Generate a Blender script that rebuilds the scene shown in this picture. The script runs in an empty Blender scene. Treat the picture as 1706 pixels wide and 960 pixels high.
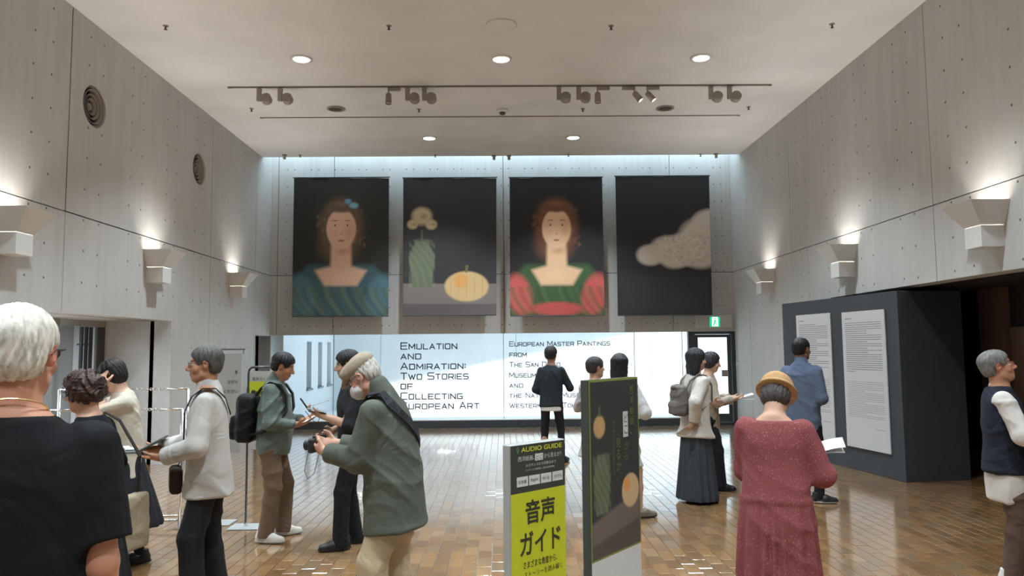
import bpy, math, random
import numpy as np
from mathutils import Matrix, Vector
random.seed(7); RNG = np.random.default_rng(11)
SC = bpy.context.scene; COL = SC.collection
R = math.radians

# ------------------------------------------------------------------ camera, world, sun, exposure
CAM_H = 1.68; FPX = 1246.3; PI_, YA, RO = 0.0809, 0.0127, -0.0091
_r0 = Vector((math.cos(YA), -math.sin(YA), 0)); _f0 = Vector((math.sin(YA), math.cos(YA), 0)); _z = Vector((0, 0, 1))
_fw = _f0*math.cos(PI_) + _z*math.sin(PI_); _u0 = -_f0*math.sin(PI_) + _z*math.cos(PI_)
C_R = _r0*math.cos(RO) + _u0*math.sin(RO); C_U = _u0*math.cos(RO) - _r0*math.sin(RO); C_F = _fw
cam_d = bpy.data.cameras.new('camera'); cam = bpy.data.objects.new('camera', cam_d); COL.objects.link(cam)
cam_d.sensor_width = 36; cam_d.lens = FPX/1706*36; cam_d.clip_end = 200
cam.matrix_world = Matrix(((C_R.x, C_U.x, -C_F.x, 0), (C_R.y, C_U.y, -C_F.y, 0), (C_R.z, C_U.z, -C_F.z, CAM_H), (0, 0, 0, 1)))
SC.camera = cam
vs = SC.view_settings; vs.view_transform = 'Standard'; vs.look = 'None'; vs.gamma = 1; vs.use_curve_mapping = False
vs.exposure = 0.82
world = bpy.data.worlds.new('sky'); SC.world = world; world.use_nodes = True
bg = world.node_tree.nodes['Background']; bg.inputs[0].default_value = (0.58, 0.83, 1.0, 1); bg.inputs[1].default_value = 1.6
sun_d = bpy.data.lights.new('sun', 'SUN'); sun_d.energy = 3.5; sun_d.angle = R(0.6); sun_d.color = (1, .95, .87)
sun = bpy.data.objects.new('sun', sun_d); COL.objects.link(sun)
SUN_DIR = Vector((0.30, 0.36, -0.95)).normalized()
sun.rotation_euler = SUN_DIR.to_track_quat('-Z', 'Y').to_euler()
sun.location = (0, 0, 20)

# a pixel of the photograph gives a direction; the plane it lies on gives the distance
def ray(px, py):
    return (C_F + C_R*((px-853)/FPX) - C_U*((py-480)/FPX))
def at(px, py, x=None, y=None, z=None):
    d = ray(px, py)
    if x is not None: t = x/d.x
    elif y is not None: t = y/d.y
    else: t = (z-CAM_H)/d.z
    return Vector((d.x*t, d.y*t, CAM_H + d.z*t))

XL, XR, ZC, ZJ, D, DC, ZO = -5.03, 5.04, 5.745, 3.305, 16.2, 15.54, 2.014
YB = -6.0

# ------------------------------------------------------------------ materials
def srgb(r, g, b):
    f = lambda c: (c/255/12.92 if c/255 <= .04045 else ((c/255+.055)/1.055)**2.4)
    return (f(r), f(g), f(b), 1)
MATS = {}
def mat(name, col, rough=.6, metal=0., noise=0., nscale=8., bump=0., bscale=60., stretch=(1, 1, 1), attr=None, emit=None, espec=None, spec=.5, coat=0.):
    if name in MATS: return MATS[name]
    m = bpy.data.materials.new(name); m.use_nodes = True; MATS[name] = m
    nt = m.node_tree; b = nt.nodes['Principled BSDF']
    b.inputs['Roughness'].default_value = rough; b.inputs['Metallic'].default_value = metal
    b.inputs['Specular IOR Level'].default_value = spec; b.inputs['Coat Weight'].default_value = coat
    b.inputs['Base Color'].default_value = col
    src = None
    if attr:
        a = nt.nodes.new('ShaderNodeAttribute'); a.attribute_name = attr; src = a.outputs['Color']
    if noise or bump:
        tc = nt.nodes.new('ShaderNodeTexCoord'); mp = nt.nodes.new('ShaderNodeMapping'); mp.inputs['Scale'].default_value = stretch
        nt.links.new(tc.outputs['Object'], mp.inputs[0])
    if noise:
        n = nt.nodes.new('ShaderNodeTexNoise'); n.inputs['Scale'].default_value = nscale; n.inputs['Detail'].default_value = 5
        nt.links.new(mp.outputs[0], n.inputs['Vector'])
        mr = nt.nodes.new('ShaderNodeMapRange'); mr.inputs[1].default_value = .3; mr.inputs[2].default_value = .7
        mr.inputs[3].default_value = 1-noise; mr.inputs[4].default_value = 1+noise
        nt.links.new(n.outputs['Fac'], mr.inputs[0])
        vm = nt.nodes.new('ShaderNodeVectorMath'); vm.operation = 'SCALE'
        if src: nt.links.new(src, vm.inputs[0])
        else: vm.inputs[0].default_value = col[:3]
        nt.links.new(mr.outputs[0], vm.inputs['Scale']); src = vm.outputs[0]
    if src: nt.links.new(src, b.inputs['Base Color'])
    if bump:
        n2 = nt.nodes.new('ShaderNodeTexNoise'); n2.inputs['Scale'].default_value = bscale; n2.inputs['Detail'].default_value = 3
        nt.links.new(mp.outputs[0], n2.inputs['Vector'])
        bp = nt.nodes.new('ShaderNodeBump'); bp.inputs['Strength'].default_value = bump; bp.inputs['Distance'].default_value = .01
        nt.links.new(n2.outputs['Fac'], bp.inputs['Height']); nt.links.new(bp.outputs[0], b.inputs['Normal'])
    if emit:
        b.inputs['Emission Color'].default_value = emit[0]; b.inputs['Emission Strength'].default_value = emit[1]
    return m

def concrete_mat():
    m = bpy.data.materials.new('board_formed_concrete'); m.use_nodes = True; nt = m.node_tree; b = nt.nodes['Principled BSDF']
    geo = nt.nodes.new('ShaderNodeNewGeometry')
    def noise(scale, st, det=4):
        mp = nt.nodes.new('ShaderNodeMapping'); mp.inputs['Scale'].default_value = st; nt.links.new(geo.outputs['Position'], mp.inputs[0])
        n = nt.nodes.new('ShaderNodeTexNoise'); n.inputs['Scale'].default_value = scale; n.inputs['Detail'].default_value = det
        nt.links.new(mp.outputs[0], n.inputs['Vector']); return n.outputs['Fac']
    big = noise(.7, (1, 1, .6)); grain = noise(14, (1, 1, .045), 6); fine = noise(60, (1, 1, .3), 3)
    def mul(a, k):
        x = nt.nodes.new('ShaderNodeMath'); x.operation = 'MULTIPLY'; nt.links.new(a, x.inputs[0]); x.inputs[1].default_value = k; return x.outputs[0]
    def add(a, c):
        x = nt.nodes.new('ShaderNodeMath'); x.operation = 'ADD'; nt.links.new(a, x.inputs[0]); nt.links.new(c, x.inputs[1]); return x.outputs[0]
    s = add(add(mul(big, .5), mul(grain, .33)), mul(fine, .17))
    cr = nt.nodes.new('ShaderNodeValToRGB'); nt.links.new(s, cr.inputs[0])
    cr.color_ramp.elements[0].position = .3; cr.color_ramp.elements[0].color = (.46, .448, .432, 1)
    cr.color_ramp.elements[1].position = .72; cr.color_ramp.elements[1].color = (.63, .617, .60, 1)
    nt.links.new(cr.outputs[0], b.inputs['Base Color']); b.inputs['Roughness'].default_value = .75
    bp = nt.nodes.new('ShaderNodeBump'); bp.inputs['Strength'].default_value = .15; bp.inputs['Distance'].default_value = .01
    nt.links.new(grain, bp.inputs['Height']); nt.links.new(bp.outputs[0], b.inputs['Normal'])
    return m
def plaster_mat():
    m = mat('rough_ceiling_plaster', (.77, .77, .775, 1), .9, noise=.06, nscale=1.2, bump=.35, bscale=14)
    return m
def glass_mat(name, tint=(1, 1, 1, 1), refl=.08):
    m = bpy.data.materials.new(name); m.use_nodes = True; nt = m.node_tree; nt.nodes.clear()
    o = nt.nodes.new('ShaderNodeOutputMaterial'); mx = nt.nodes.new('ShaderNodeMixShader'); t = nt.nodes.new('ShaderNodeBsdfTransparent'); g = nt.nodes.new('ShaderNodeBsdfGlossy')
    t.inputs[0].default_value = tint; g.inputs['Roughness'].default_value = .02; lw = nt.nodes.new('ShaderNodeLayerWeight'); lw.inputs[0].default_value = .5
    pw = nt.nodes.new('ShaderNodeMath'); pw.operation = 'POWER'; pw.inputs[1].default_value = 4.; nt.links.new(lw.outputs['Facing'], pw.inputs[0])
    ma = nt.nodes.new('ShaderNodeMath'); ma.operation = 'MULTIPLY_ADD'; ma.inputs[1].default_value = .8; ma.inputs[2].default_value = .04; nt.links.new(pw.outputs[0], ma.inputs[0])
    nt.links.new(ma.outputs[0], mx.inputs[0]); nt.links.new(t.outputs[0], mx.inputs[1]); nt.links.new(g.outputs[0], mx.inputs[2]); nt.links.new(mx.outputs[0], o.inputs[0])
    return m
CONC = concrete_mat(); PLAS = plaster_mat(); GLASS = glass_mat('clear_glass', (.97, .985, .99, 1))
JOINT = mat('joint_shadow_gap', (.16, .145, .13, 1), .9)
WHITE = mat('white_enamel', (.78, .77, .75, 1), .45); DARKF = mat('dark_grey_frame', srgb(62, 66, 70), .5)
CHROME = mat('chrome', (.72, .72, .72, 1), .18, 1.0); BLACK = mat('black_plastic', (.018, .018, .02, 1), .45)
GREYM = mat('grey_lamp_metal', srgb(150, 142, 132), .5)

# ------------------------------------------------------------------ mesh helpers
class MB:
    def __init__(s): s.v = []; s.f = []; s.c = []
    def quad(s, a, b, c, d, col=None):
        n = len(s.v); s.v += [tuple(a), tuple(b), tuple(c), tuple(d)]; s.f.append((n, n+1, n+2, n+3)); s.c.append(col)
    def box(s, x0, x1, y0, y1, z0, z1, M=None, col=None):
        p = [Vector((x, y, z)) for z in (z0, z1) for y in (y0, y1) for x in (x0, x1)]
        if M is not None: p = [M @ q for q in p]
        n = len(s.v); s.v += [tuple(q) for q in p]
        for f in ((0, 2, 3, 1), (4, 5, 7, 6), (0, 1, 5, 4), (2, 6, 7, 3), (1, 3, 7, 5), (0, 4, 6, 2)): s.f.append(tuple(n+i for i in f)); s.c.append(col)
        return s
    def bbox(s, x0, x1, y0, y1, z0, z1, b=.004, M=None, col=None):   # box with chamfered edges
        cx, cy, cz = (x0+x1)/2, (y0+y1)/2, (z0+z1)/2; hx, hy, hz = (x1-x0)/2, (y1-y0)/2, (z1-z0)/2
        b = min(b, hx*.9, hy*.9, hz*.9); ids = {}; base = len(s.v)
        for sx in (-1, 1):
            for sy in (-1, 1):
                for sz in (-1, 1):
                    for ax in range(3):
                        q = [sx*(hx-b), sy*(hy-b), sz*(hz-b)]; q[ax] += (sx, sy, sz)[ax]*b
                        w = Vector((cx+q[0], cy+q[1], cz+q[2])); w = M @ w if M is not None else w
                        ids[(sx, sy, sz, ax)] = len(s.v); s.v.append(tuple(w))
        I = ids
        F = []
        for d in (-1, 1):
            F.append([I[(d, -1, -1, 0)], I[(d, 1, -1, 0)], I[(d, 1, 1, 0)], I[(d, -1, 1, 0)]][::d])
            F.append([I[(-1, d, -1, 1)], I[(1, d, -1, 1)], I[(1, d, 1, 1)], I[(-1, d, 1, 1)]][::-d])
            F.append([I[(-1, -1, d, 2)], I[(1, -1, d, 2)], I[(1, 1, d, 2)], I[(-1, 1, d, 2)]][::d])
        for a in (-1, 1):
            for c in (-1, 1):
                F.append([I[(a, c, -1, 0)], I[(a, c, -1, 1)], I[(a, c, 1, 1)], I[(a, c, 1, 0)]][::a*c])
                F.append([I[(a, -1, c, 0)], I[(a, 1, c, 0)], I[(a, 1, c, 2)], I[(a, -1, c, 2)]][::a*c])
                F.append([I[(-1, a, c, 1)], I[(-1, a, c, 2)], I[(1, a, c, 2)], I[(1, a, c, 1)]][::a*c])
                for e in (-1, 1): F.append([I[(a, c, e, 0)], I[(a, c, e, 1)], I[(a, c, e, 2)]][::a*c*e])
        for f in F: s.f.append(tuple(f)); s.c.append(col)
        return s
    def tube(s, pts, r, n=10, caps=True, col=None):
        pts = [Vector(p) for p in pts]; rs = r if isinstance(r, (list, tuple)) else [r]*len(pts); rings = []
        up = None
        for i, p in enumerate(pts):
            t = (pts[min(i+1, len(pts)-1)]-pts[max(i-1, 0)]).normalized()
            if up is None: up = Vector((0, 0, 1)) if abs(t.z) < .9 else Vector((1, 0, 0))
            u = (up - t*up.dot(t)).normalized(); w = t.cross(u); up = u
            b = len(s.v); rings.append(b)
            for k in range(n):
                a = 2*math.pi*k/n; s.v.append(tuple(p + (u*math.cos(a)+w*math.sin(a))*rs[i]))
        for a, b in zip(rings, rings[1:]):
            for k in range(n): s.f.append((a+k, a+(k+1) % n, b+(k+1) % n, b+k)); s.c.append(col)
        if caps:
            s.f.append(tuple(rings[0]+k for k in range(n))[::-1]); s.c.append(col); s.f.append(tuple(rings[-1]+k for k in range(n))); s.c.append(col)
        return s
    def lathe(s, prof, M=None, n=24, col=None, caps=True):     # profile of (radius, z), around z, then M
        rings = []
        for r, z in prof:
            b = len(s.v); rings.append(b)
            for k in range(n):
                a = 2*math.pi*k/n; q = Vector((r*math.cos(a), r*math.sin(a), z)); s.v.append(tuple(M @ q if M is not None else q))
        for a, b in zip(rings, rings[1:]):
            for k in range(n): s.f.append((a+k, a+(k+1) % n, b+(k+1) % n, b+k)); s.c.append(col)
        if prof[0] == prof[-1]: caps = False
        if caps and prof[0][0] > .0011: s.f.append(tuple(rings[0]+k for k in range(n))[::-1]); s.c.append(col)
        if caps and prof[-1][0] > .0011: s.f.append(tuple(rings[-1]+k for k in range(n))); s.c.append(col)
        return s
    def ribbon(s, pts, wdir, w, th):
        pts = [Vector(p) for p in pts]; wd = wdir if isinstance(wdir, list) else [wdir]*len(pts); rings = []
        for i, p in enumerate(pts):
            t = (pts[min(i+1, len(pts)-1)]-pts[max(i-1, 0)]).normalized(); x = Vector(wd[i]); x = (x-t*x.dot(t)).normalized(); y = t.cross(x)
            b = len(s.v); rings.append(b)
            for a, c in ((-1, -1), (1, -1), (1, 1), (-1, 1)): s.v.append(tuple(p+x*a*w/2+y*c*th/2))
        for a, b in zip(rings, rings[1:]):
            for k in range(4): s.f.append((a+k, a+(k+1) % 4, b+(k+1) % 4, b+k)); s.c.append(None)
        s.f.append(tuple(rings[0]+k for k in range(4))[::-1]); s.c.append(None); s.f.append(tuple(rings[-1]+k for k in range(4))); s.c.append(None)
        return s
    def mesh(s, name):
        me = bpy.data.meshes.new(name); me.from_pydata(s.v, [], s.f)
        if any(c is not None for c in s.c):
            at_ = me.color_attributes.new('Col', 'FLOAT_COLOR', 'CORNER'); arr = []
            for p, c in zip(s.f, s.c): arr += list(c or (1, 1, 1, 1))*len(p)
            at_.data.foreach_set('color', np.array(arr, np.float32))
        me.update(); return me
    def build(s, name, m, parent=None, smooth=False):
        return link(name, s.mesh(name), m, parent, smooth)
def link(name, me, m, parent=None, smooth=False):
    if smooth: me.polygons.foreach_set('use_smooth', [True]*len(me.polygons))
    o = bpy.data.objects.new(name, me); COL.objects.link(o)
    if m is not None and not me.materials: me.materials.append(m)
    if parent is not None: o.parent = parent
    return o
def tag(o, label=None, cat=None, group=None, kind=None):
    if label: o['label'] = label
    if cat: o['category'] = cat
    if group: o['group'] = group
    if kind: o['kind'] = kind
    return o
def thing(name, label, cat, loc=(0, 0, 0), rz=0, group=None):
    o = bpy.data.objects.new(name, None); COL.objects.link(o); o.location = loc; o.rotation_euler = (0, 0, rz)
    o.empty_display_size = .1
    return tag(o, label, cat, group)
def struct(o, label): return tag(o, label, None, None, 'structure')
def copy_tree(o, parent=None):
    c = o.copy(); COL.objects.link(c)
    if parent is not None: c.parent = parent
    for ch in list(o.children): copy_tree(ch, c)
    return c
def text_mesh(s, width=None, height=None, bold=0., align='LEFT'):
    cu = bpy.data.curves.new('t', 'FONT'); cu.body = s; cu.size = 1; cu.offset = bold; cu.resolution_u = 3
    ob = bpy.data.objects.new('t', cu); COL.objects.link(ob)
    me = bpy.data.meshes.new_from_object(ob.evaluated_get(bpy.context.evaluated_depsgraph_get()))
    bpy.data.objects.remove(ob); bpy.data.curves.remove(cu)
    v = np.zeros(len(me.vertices)*3); me.vertices.foreach_get('co', v); v = v.reshape(-1, 3)
    lo, hi = v.min(0), v.max(0); k = (width/(hi[0]-lo[0])) if width else height/(hi[1]-lo[1])
    ky = height/(hi[1]-lo[1]) if height else k
    v[:, 0] = (v[:, 0]-lo[0])*k; v[:, 1] = (v[:, 1]-lo[1])*ky; v[:, 2] = 0
    if align == 'CENTER': v[:, 0] -= (hi[0]-lo[0])*k/2
    me.vertices.foreach_set('co', v.ravel()); me.update()
    return me
def put_text(name, s, m, parent, M, width=None, height=None, bold=0., align='LEFT'):
    me = text_mesh(s, width, height, bold, align); me.transform(M)
    return link(name, me, m, parent)
# ------------------------------------------------------------------ the room shell
T = .26
def holed_rect(mb, y0, y1, z0, z1, holes, P):
    """front face of a wall panel, P(y,z)->point; holes = [(cy,cz,r)] sorted in y, each inside"""
    cuts = [y0]; n = 40
    for cy, cz, r in holes:
        h = r*1.25; a, b = cy-h, cy+h
        mb.quad(P(cuts[-1], z0), P(a, z0), P(a, z1), P(cuts[-1], z1))
        mb.quad(P(a, z0), P(b, z0), P(b, cz-h), P(a, cz-h)); mb.quad(P(a, cz+h), P(b, cz+h), P(b, z1), P(a, z1))
        ci = [(cy+r*math.cos(2*math.pi*k/n), cz+r*math.sin(2*math.pi*k/n)) for k in range(n)]; sq = []
        for k in range(n):
            c, s_ = math.cos(2*math.pi*k/n), math.sin(2*math.pi*k/n); m_ = max(abs(c), abs(s_)); sq.append((cy+h*c/m_, cz+h*s_/m_))
        for k in range(n):
            j = (k+1) % n; mb.quad(P(*ci[k]), P(*sq[k]), P(*sq[j]), P(*ci[j]))
        cuts.append(b)
    mb.quad(P(cuts[-1], z0), P(y1, z0), P(y1, z1), P(cuts[-1], z1))

def wall_side(side, X, openings, labels, vents=()):
    sg = -1 if side == 'left' else 1; G = .013; zt = ZC+.3
    root = MB(); Xb0, Xb1 = sorted((X+sg*T, X+sg*(T+.06)))
    ys = sorted({YB, D+.3} | {v for o in openings for v in (o[0], o[1])})
    for a, b in zip(ys, ys[1:]):
        zl = max([o[2] for o in openings if o[0] <= a+1e-6 and b <= o[1]+1e-6] or [-.05])
        root.box(Xb0, Xb1, a, b, zl, zt)
    w = struct(root.build('wall_'+side, JOINT), labels)
    cols = [YB, -4.29, 0, 4.29, 8.58, 12.87, 15.2, D+.28]
    P = lambda y, z: (X, y, z)
    for y0, y1 in zip(cols, cols[1:]):
        for z0, z1 in ((0, ZJ), (ZJ, ZC if y1 < DC else zt)):
            mb = MB(); a, b = y0+G/2, y1-G/2; zz0, zz1 = z0+(G/2 if z0 else 0), z1-(G/2 if z1 == ZJ else 0)
            cuts = sorted({a, b} | {v for o in openings for v in (o[0], o[1]) if a < v < b})
            for p, q in zip(cuts, cuts[1:]):
                zl = zz0
                for o in openings:
                    if o[0] <= p+1e-3 and q <= o[1]+1e-3 and z0 == 0: zl = o[2]
                hs = [v for v in vents if p < v[0] < q and zl < v[1] < zz1]
                x0, x1 = sorted((X, X+sg*T))
                if hs:
                    holed_rect(mb, p, q, zl, zz1, hs, P)
                    for cy, cz, r in hs:
                        for k in range(40):
                            t0, t1 = 2*math.pi*k/40, 2*math.pi*(k+1)/40
                            pa, pb = (cy+r*math.cos(t0), cz+r*math.sin(t0)), (cy+r*math.cos(t1), cz+r*math.sin(t1))
                            mb.quad((X, *pa), (X, *pb), (X+sg*T, *pb), (X+sg*T, *pa))
                else: mb.box(x0, x1, p, q, zl, zz1)
            mb.build('concrete_panel', CONC, w)
    th = MB()
    for y0, y1 in zip(cols, cols[1:]):
        n = max(1, round((y1-y0)/1.07)); st = (y1-y0)/n
        for i in range(n):
            for dy in (.36*st, .66*st):
                for k in range(15):
                    y, z = y0+i*st+dy+random.uniform(-.015, .015), .22+.381*k+random.uniform(-.012, .012)
                    if z > ZC-.1 or any(o[0]-.05 < y < o[1]+.05 and z < o[2]+.06 for o in openings): continue
                    if any(math.hypot(y-v[0], z-v[1]) < v[2]+.06 for v in vents): continue
                    c = Vector((X-sg*.0015, y, z)); r = .015
                    n0 = len(th.v); th.v += [(c.x, c.y+r*math.cos(j*math.pi/4), c.z+r*math.sin(j*math.pi/4)) for j in range(8)]
                    th.f.append(tuple(n0+j for j in range(8))); th.c.append(None)
    tag(th.build('tie_hole_plugs', mat('tie_hole_plug', (.15, .14, .13, 1), .9), w), kind='stuff')
    return w
VENTS = []
for px, py, rr in ((158, 178, .26), (332, 282, .26)):
    p = at(px, py, x=XL); VENTS.append((p.y, p.z, rr))
LO0, LO1, LOZ = 5.2, at(283, 650, x=XL).y, 2.145
RO0, RO1, ROZ = 3.4, 11.4, 2.415
FO0, FO1 = 15.28, D+.1
wl = wall_side('left', XL, [(LO0, LO1, LOZ), (FO0, FO1, 2.0)], 'left concrete wall with panel joints, tie holes and a wide entrance opening', VENTS)
wr = wall_side('right', XR, [(RO0, RO1, ROZ)], 'right concrete wall with panel joints above a dark recess')

# end wall above the window band
xs = [XL-.4, at(463, 400, y=D).x, at(556, 400, y=D).x, at(839, 400, y=D).x, at(1118, 400, y=D).x, XR+.4]
we = MB(); we.box(XL-.4, XR+.4, D+.2, D+.3, ZO, ZC+.3); we = struct(we.build('wall_back', JOINT), 'far concrete wall above the window band, behind the hanging banners')
for a, b in zip(xs, xs[1:]):
    for z0, z1 in ((ZO, ZJ), (ZJ, ZC+.3)):
        MB().box(a+.006, b-.006, D, D+.2, z0+(.006 if z0 == ZJ else 0), z1-(.006 if z1 == ZJ else 0)).build('concrete_panel', CONC, we)
th = MB()
for i in range(20):
    for dx in (.18, .5):
        for k in range(14):
            x, z = XL+.25+i*.52+dx*.5, 2.2+.381*k
            if x > XR-.1 or z > 6.5 : continue
            n0 = len(th.v); th.v += [(x+.014*math.cos(j*math.pi/4), D-.0015, z+.014*math.sin(j*math.pi/4)) for j in range(8)]
            th.f.append(tuple(n0+j for j in range(8))); th.c.append(None)
tag(th.build('tie_hole_plugs', MATS['tie_hole_plug'], we), kind='stuff')

wn = MB(); wn.box(XL-.3, XR+.3, YB-.2, YB, 0, 6.2); struct(wn.build('wall_front', CONC), 'plain concrete wall closing the hall behind the viewer')
# ceiling
cl = MB(); cl.box(XL-.3, XR+.3, YB-.2, DC, ZC, ZC+.45); ceil = struct(cl.build('ceiling', PLAS), 'rough grey plaster ceiling with recessed lights and tracks')
def frosted(name, tint):
    m = bpy.data.materials.new(name); m.use_nodes = True; nt = m.node_tree; nt.nodes.clear(); o = nt.nodes.new('ShaderNodeOutputMaterial'); t = nt.nodes.new('ShaderNodeBsdfTranslucent')
    t.inputs[0].default_value = tint; nt.links.new(t.outputs[0], o.inputs[0]); return m
sg_ = MB(); sg_.quad((XL-.3, DC-.05, ZC+.3), (XR+.3, DC-.05, ZC+.3), (XR+.3, D+.02, ZC+.3), (XL-.3, D+.02, ZC+.3)); struct(sg_.build('window_2', frosted('frosted_skylight', (.82, .93, .98, 1))), 'frosted glass strip closing the skylight slot above the far wall')

# floor: dark screed, tiles on it
fl = MB(); fl.box(XL-1.6, XR+1.9, YB, D+.35, -.1, -.004); floor = struct(fl.build('floor', mat('tile_grout', (.11, .092, .075, 1), .8)), 'brown glazed tile floor laid in running courses')
def tile_mat():
    m = mat('glazed_floor_tile', (.3, .2, .1, 1), .2, attr='Col', noise=.16, nscale=9, spec=.6, coat=1.)
    nt = m.node_tree; b = nt.nodes['Principled BSDF']
    n = nt.nodes.new('ShaderNodeTexNoise'); n.inputs['Scale'].default_value = 22; g = nt.nodes.new('ShaderNodeNewGeometry'); nt.links.new(g.outputs['Position'], n.inputs['Vector'])
    mr = nt.nodes.new('ShaderNodeMapRange'); mr.inputs[3].default_value = .09; mr.inputs[4].default_value = .17; nt.links.new(n.outputs['Fac'], mr.inputs[0]); nt.links.new(mr.outputs[0], b.inputs['Roughness'])
    b.inputs['Coat Roughness'].default_value = .13
    return m
TILE = tile_mat()
TW, TL_ = .113, .235
PAL = [srgb(*c) for c in ((150, 114, 77), (139, 104, 69), (156, 122, 86), (131, 97, 64), (146, 108, 69), (139, 111, 81), (154, 116, 75), (131, 101, 71))]
def tile_geo(mb, x, y, c, tilt, gap=.0035):
    hx, hy, ch = (TW-gap)/2, (TL_-gap)/2, .002
    def P(a, b, z): return (x+a, y+b, z+a*tilt[0]+b*tilt[1])
    o = [P(sx*hx, sy*hy, -.0013) for sx, sy in ((-1, -1), (1, -1), (1, 1), (-1, 1))]; i = [P(sx*(hx-ch), sy*(hy-ch), 0) for sx, sy in ((-1, -1), (1, -1), (1, 1), (-1, 1))]
    n = len(mb.v); mb.v += o+i
    mb.f.append((n+4, n+5, n+6, n+7)); mb.c.append(c)
    for k in range(4): j = (k+1) % 4; mb.f.append((n+k, n+j, n+4+j, n+4+k)); mb.c.append(c)
cand = []; rest = MB()
ncol = int((XR+1.7-XL+1.4)/TW)
for i in range(ncol):
    x = XL-1.4+(i+.5)*TW; off = (i % 2)*TL_/2
    for j in range(int((D-(-.5))/TL_)):
        y = -.4+off+j*TL_
        if y+TL_/2 > D-.02: continue
        d = Vector((x, y, 0))-Vector((0, 0, CAM_H)); dz = d.dot(C_F)
        if dz > .2:
            u = 853+FPX*d.dot(C_R)/dz; v = 480-FPX*d.dot(C_U)/dz
        else: u = v = -1e4
        vis = -5 < u < 1711 and v < 962
        if vis and y < 5.95+abs(x)*0 : cand.append((y, x))
        else: cand.append((1e3+y, x)) if vis else tile_geo(rest, x, y, random.choice(PAL), (random.gauss(0, .0022), random.gauss(0, .002)))
cand.sort(); near = cand[:300]
for y, x in cand[300:]: tile_geo(rest, x, y-1e3 if y > 500 else y, random.choice(PAL), (random.gauss(0, .0022), random.gauss(0, .002)))
tag(rest.build('floor_tile_field', TILE, floor), kind='stuff')
variants = []
for c in PAL:
    for k in range(2):
        mb = MB(); tile_geo(mb, 0, 0, c, (random.gauss(0, .0022), random.gauss(0, .002))); me = mb.mesh('floor_tile'); me.materials.append(TILE); variants.append(me)
for y, x in near:
    o = bpy.data.objects.new('floor_tile', random.choice(variants)); COL.objects.link(o); o.parent = floor; o.location = (x, y-1e3 if y > 500 else y, 0)

# ------------------------------------------------------------------ window band, door, courtyard
p0 = at(451, 600, y=D); px_door0 = at(1150, 600, y=D).x; px_door1 = at(1222, 600, y=D).x
GX0 = XL-.2
win = MB(); win.box(GX0, px_door0-.02, D+.02, D+.16, 0, .155); win = struct(win.build('window_1', DARKF), 'wide glazed window band with lettering, looking onto a white courtyard')
gx = [GX0, at(556, 600, y=D+.09).x, at(839, 600, y=D+.09).x, at(1057, 600, y=D+.09).x, at(1137, 600, y=D+.09).x, px_door0-.02]
for a, b in zip(gx, gx[1:]): MB().box(a+.004, b-.004, D+.085, D+.097, .155, ZO).build('pane', GLASS, win)
MB().box(GX0, px_door0-.02, D+.02, D+.35, .155, .175).build('window_sill', WHITE, win)
SEAL = mat('pane_seal', srgb(120, 130, 138), .6)
for x in gx[1:-1]: MB().box(x-.006, x+.006, D+.08, D+.1, .175, ZO).build('seal_strip', SEAL, win)
MB().box(px_door0-.02, px_door0+.02, D+.03, D+.16, 0, ZO).build('post', DARKF, win)
# stroke lettering, wide square capitals
GLY = {'A': [[(0, 0), (2, 6), (4, 0)], [(.75, 1.9), (3.25, 1.9)]], 'C': [[(4, 6), (.6, 6), (0, 5.4), (0, .6), (.6, 0), (4, 0)]], 'D': [[(0, 0), (0, 6), (3.4, 6), (4, 5.4), (4, .6), (3.4, 0), (0, 0)]],
 'E': [[(4, 6), (0, 6), (0, 0), (4, 0)], [(0, 3), (3.5, 3)]], 'F': [[(4, 6), (0, 6), (0, 0)], [(0, 3), (3.5, 3)]], 'G': [[(4, 6), (.6, 6), (0, 5.4), (0, .6), (.6, 0), (4, 0), (4, 2.8), (2.2, 2.8)]],
 'H': [[(0, 0), (0, 6)], [(4, 0), (4, 6)], [(0, 3), (4, 3)]], 'I': [[(0, 0), (0, 6)]], 'K': [[(0, 0), (0, 6)], [(4, 6), (1, 3), (4, 0)], [(0, 3), (1, 3)]], 'L': [[(0, 6), (0, 0), (3.7, 0)]],
 'M': [[(0, 0), (0, 6), (2.4, 1.5), (4.8, 6), (4.8, 0)]], 'N': [[(0, 0), (0, 6), (4, 0), (4, 6)]], 'O': [[(.6, 0), (0, .6), (0, 5.4), (.6, 6), (3.4, 6), (4, 5.4), (4, .6), (3.4, 0), (.6, 0)]],
 'P': [[(0, 0), (0, 6), (3.4, 6), (4, 5.4), (4, 3.1), (3.4, 2.5), (0, 2.5)]], 'R': [[(0, 0), (0, 6), (3.4, 6), (4, 5.4), (4, 3.1), (3.4, 2.5), (0, 2.5)], [(2.4, 2.5), (4, 0)]],
 'S': [[(4, 6), (.6, 6), (0, 5.4), (0, 3.6), (.6, 3), (3.4, 3), (4, 2.4), (4, .6), (3.4, 0), (0, 0)]], 'T': [[(0, 6), (4, 6)], [(2, 6), (2, 0)]], 'U': [[(0, 6), (0, .6), (.6, 0), (3.4, 0), (4, .6), (4, 6)]],
 'W': [[(0, 6), (1.5, 0), (2.8, 5), (4.1, 0), (5.6, 6)]], 'Y': [[(0, 6), (2, 3), (4, 6)], [(2, 3), (2, 0)]], ':': [[(0, 1), (0, 1.7)], [(0, 3.6), (0, 4.3)]], ',': [[(0, .4), (-.3, -1)]]}
LETTER = mat('grey_vinyl_lettering', srgb(58, 70, 84), .6)
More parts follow.
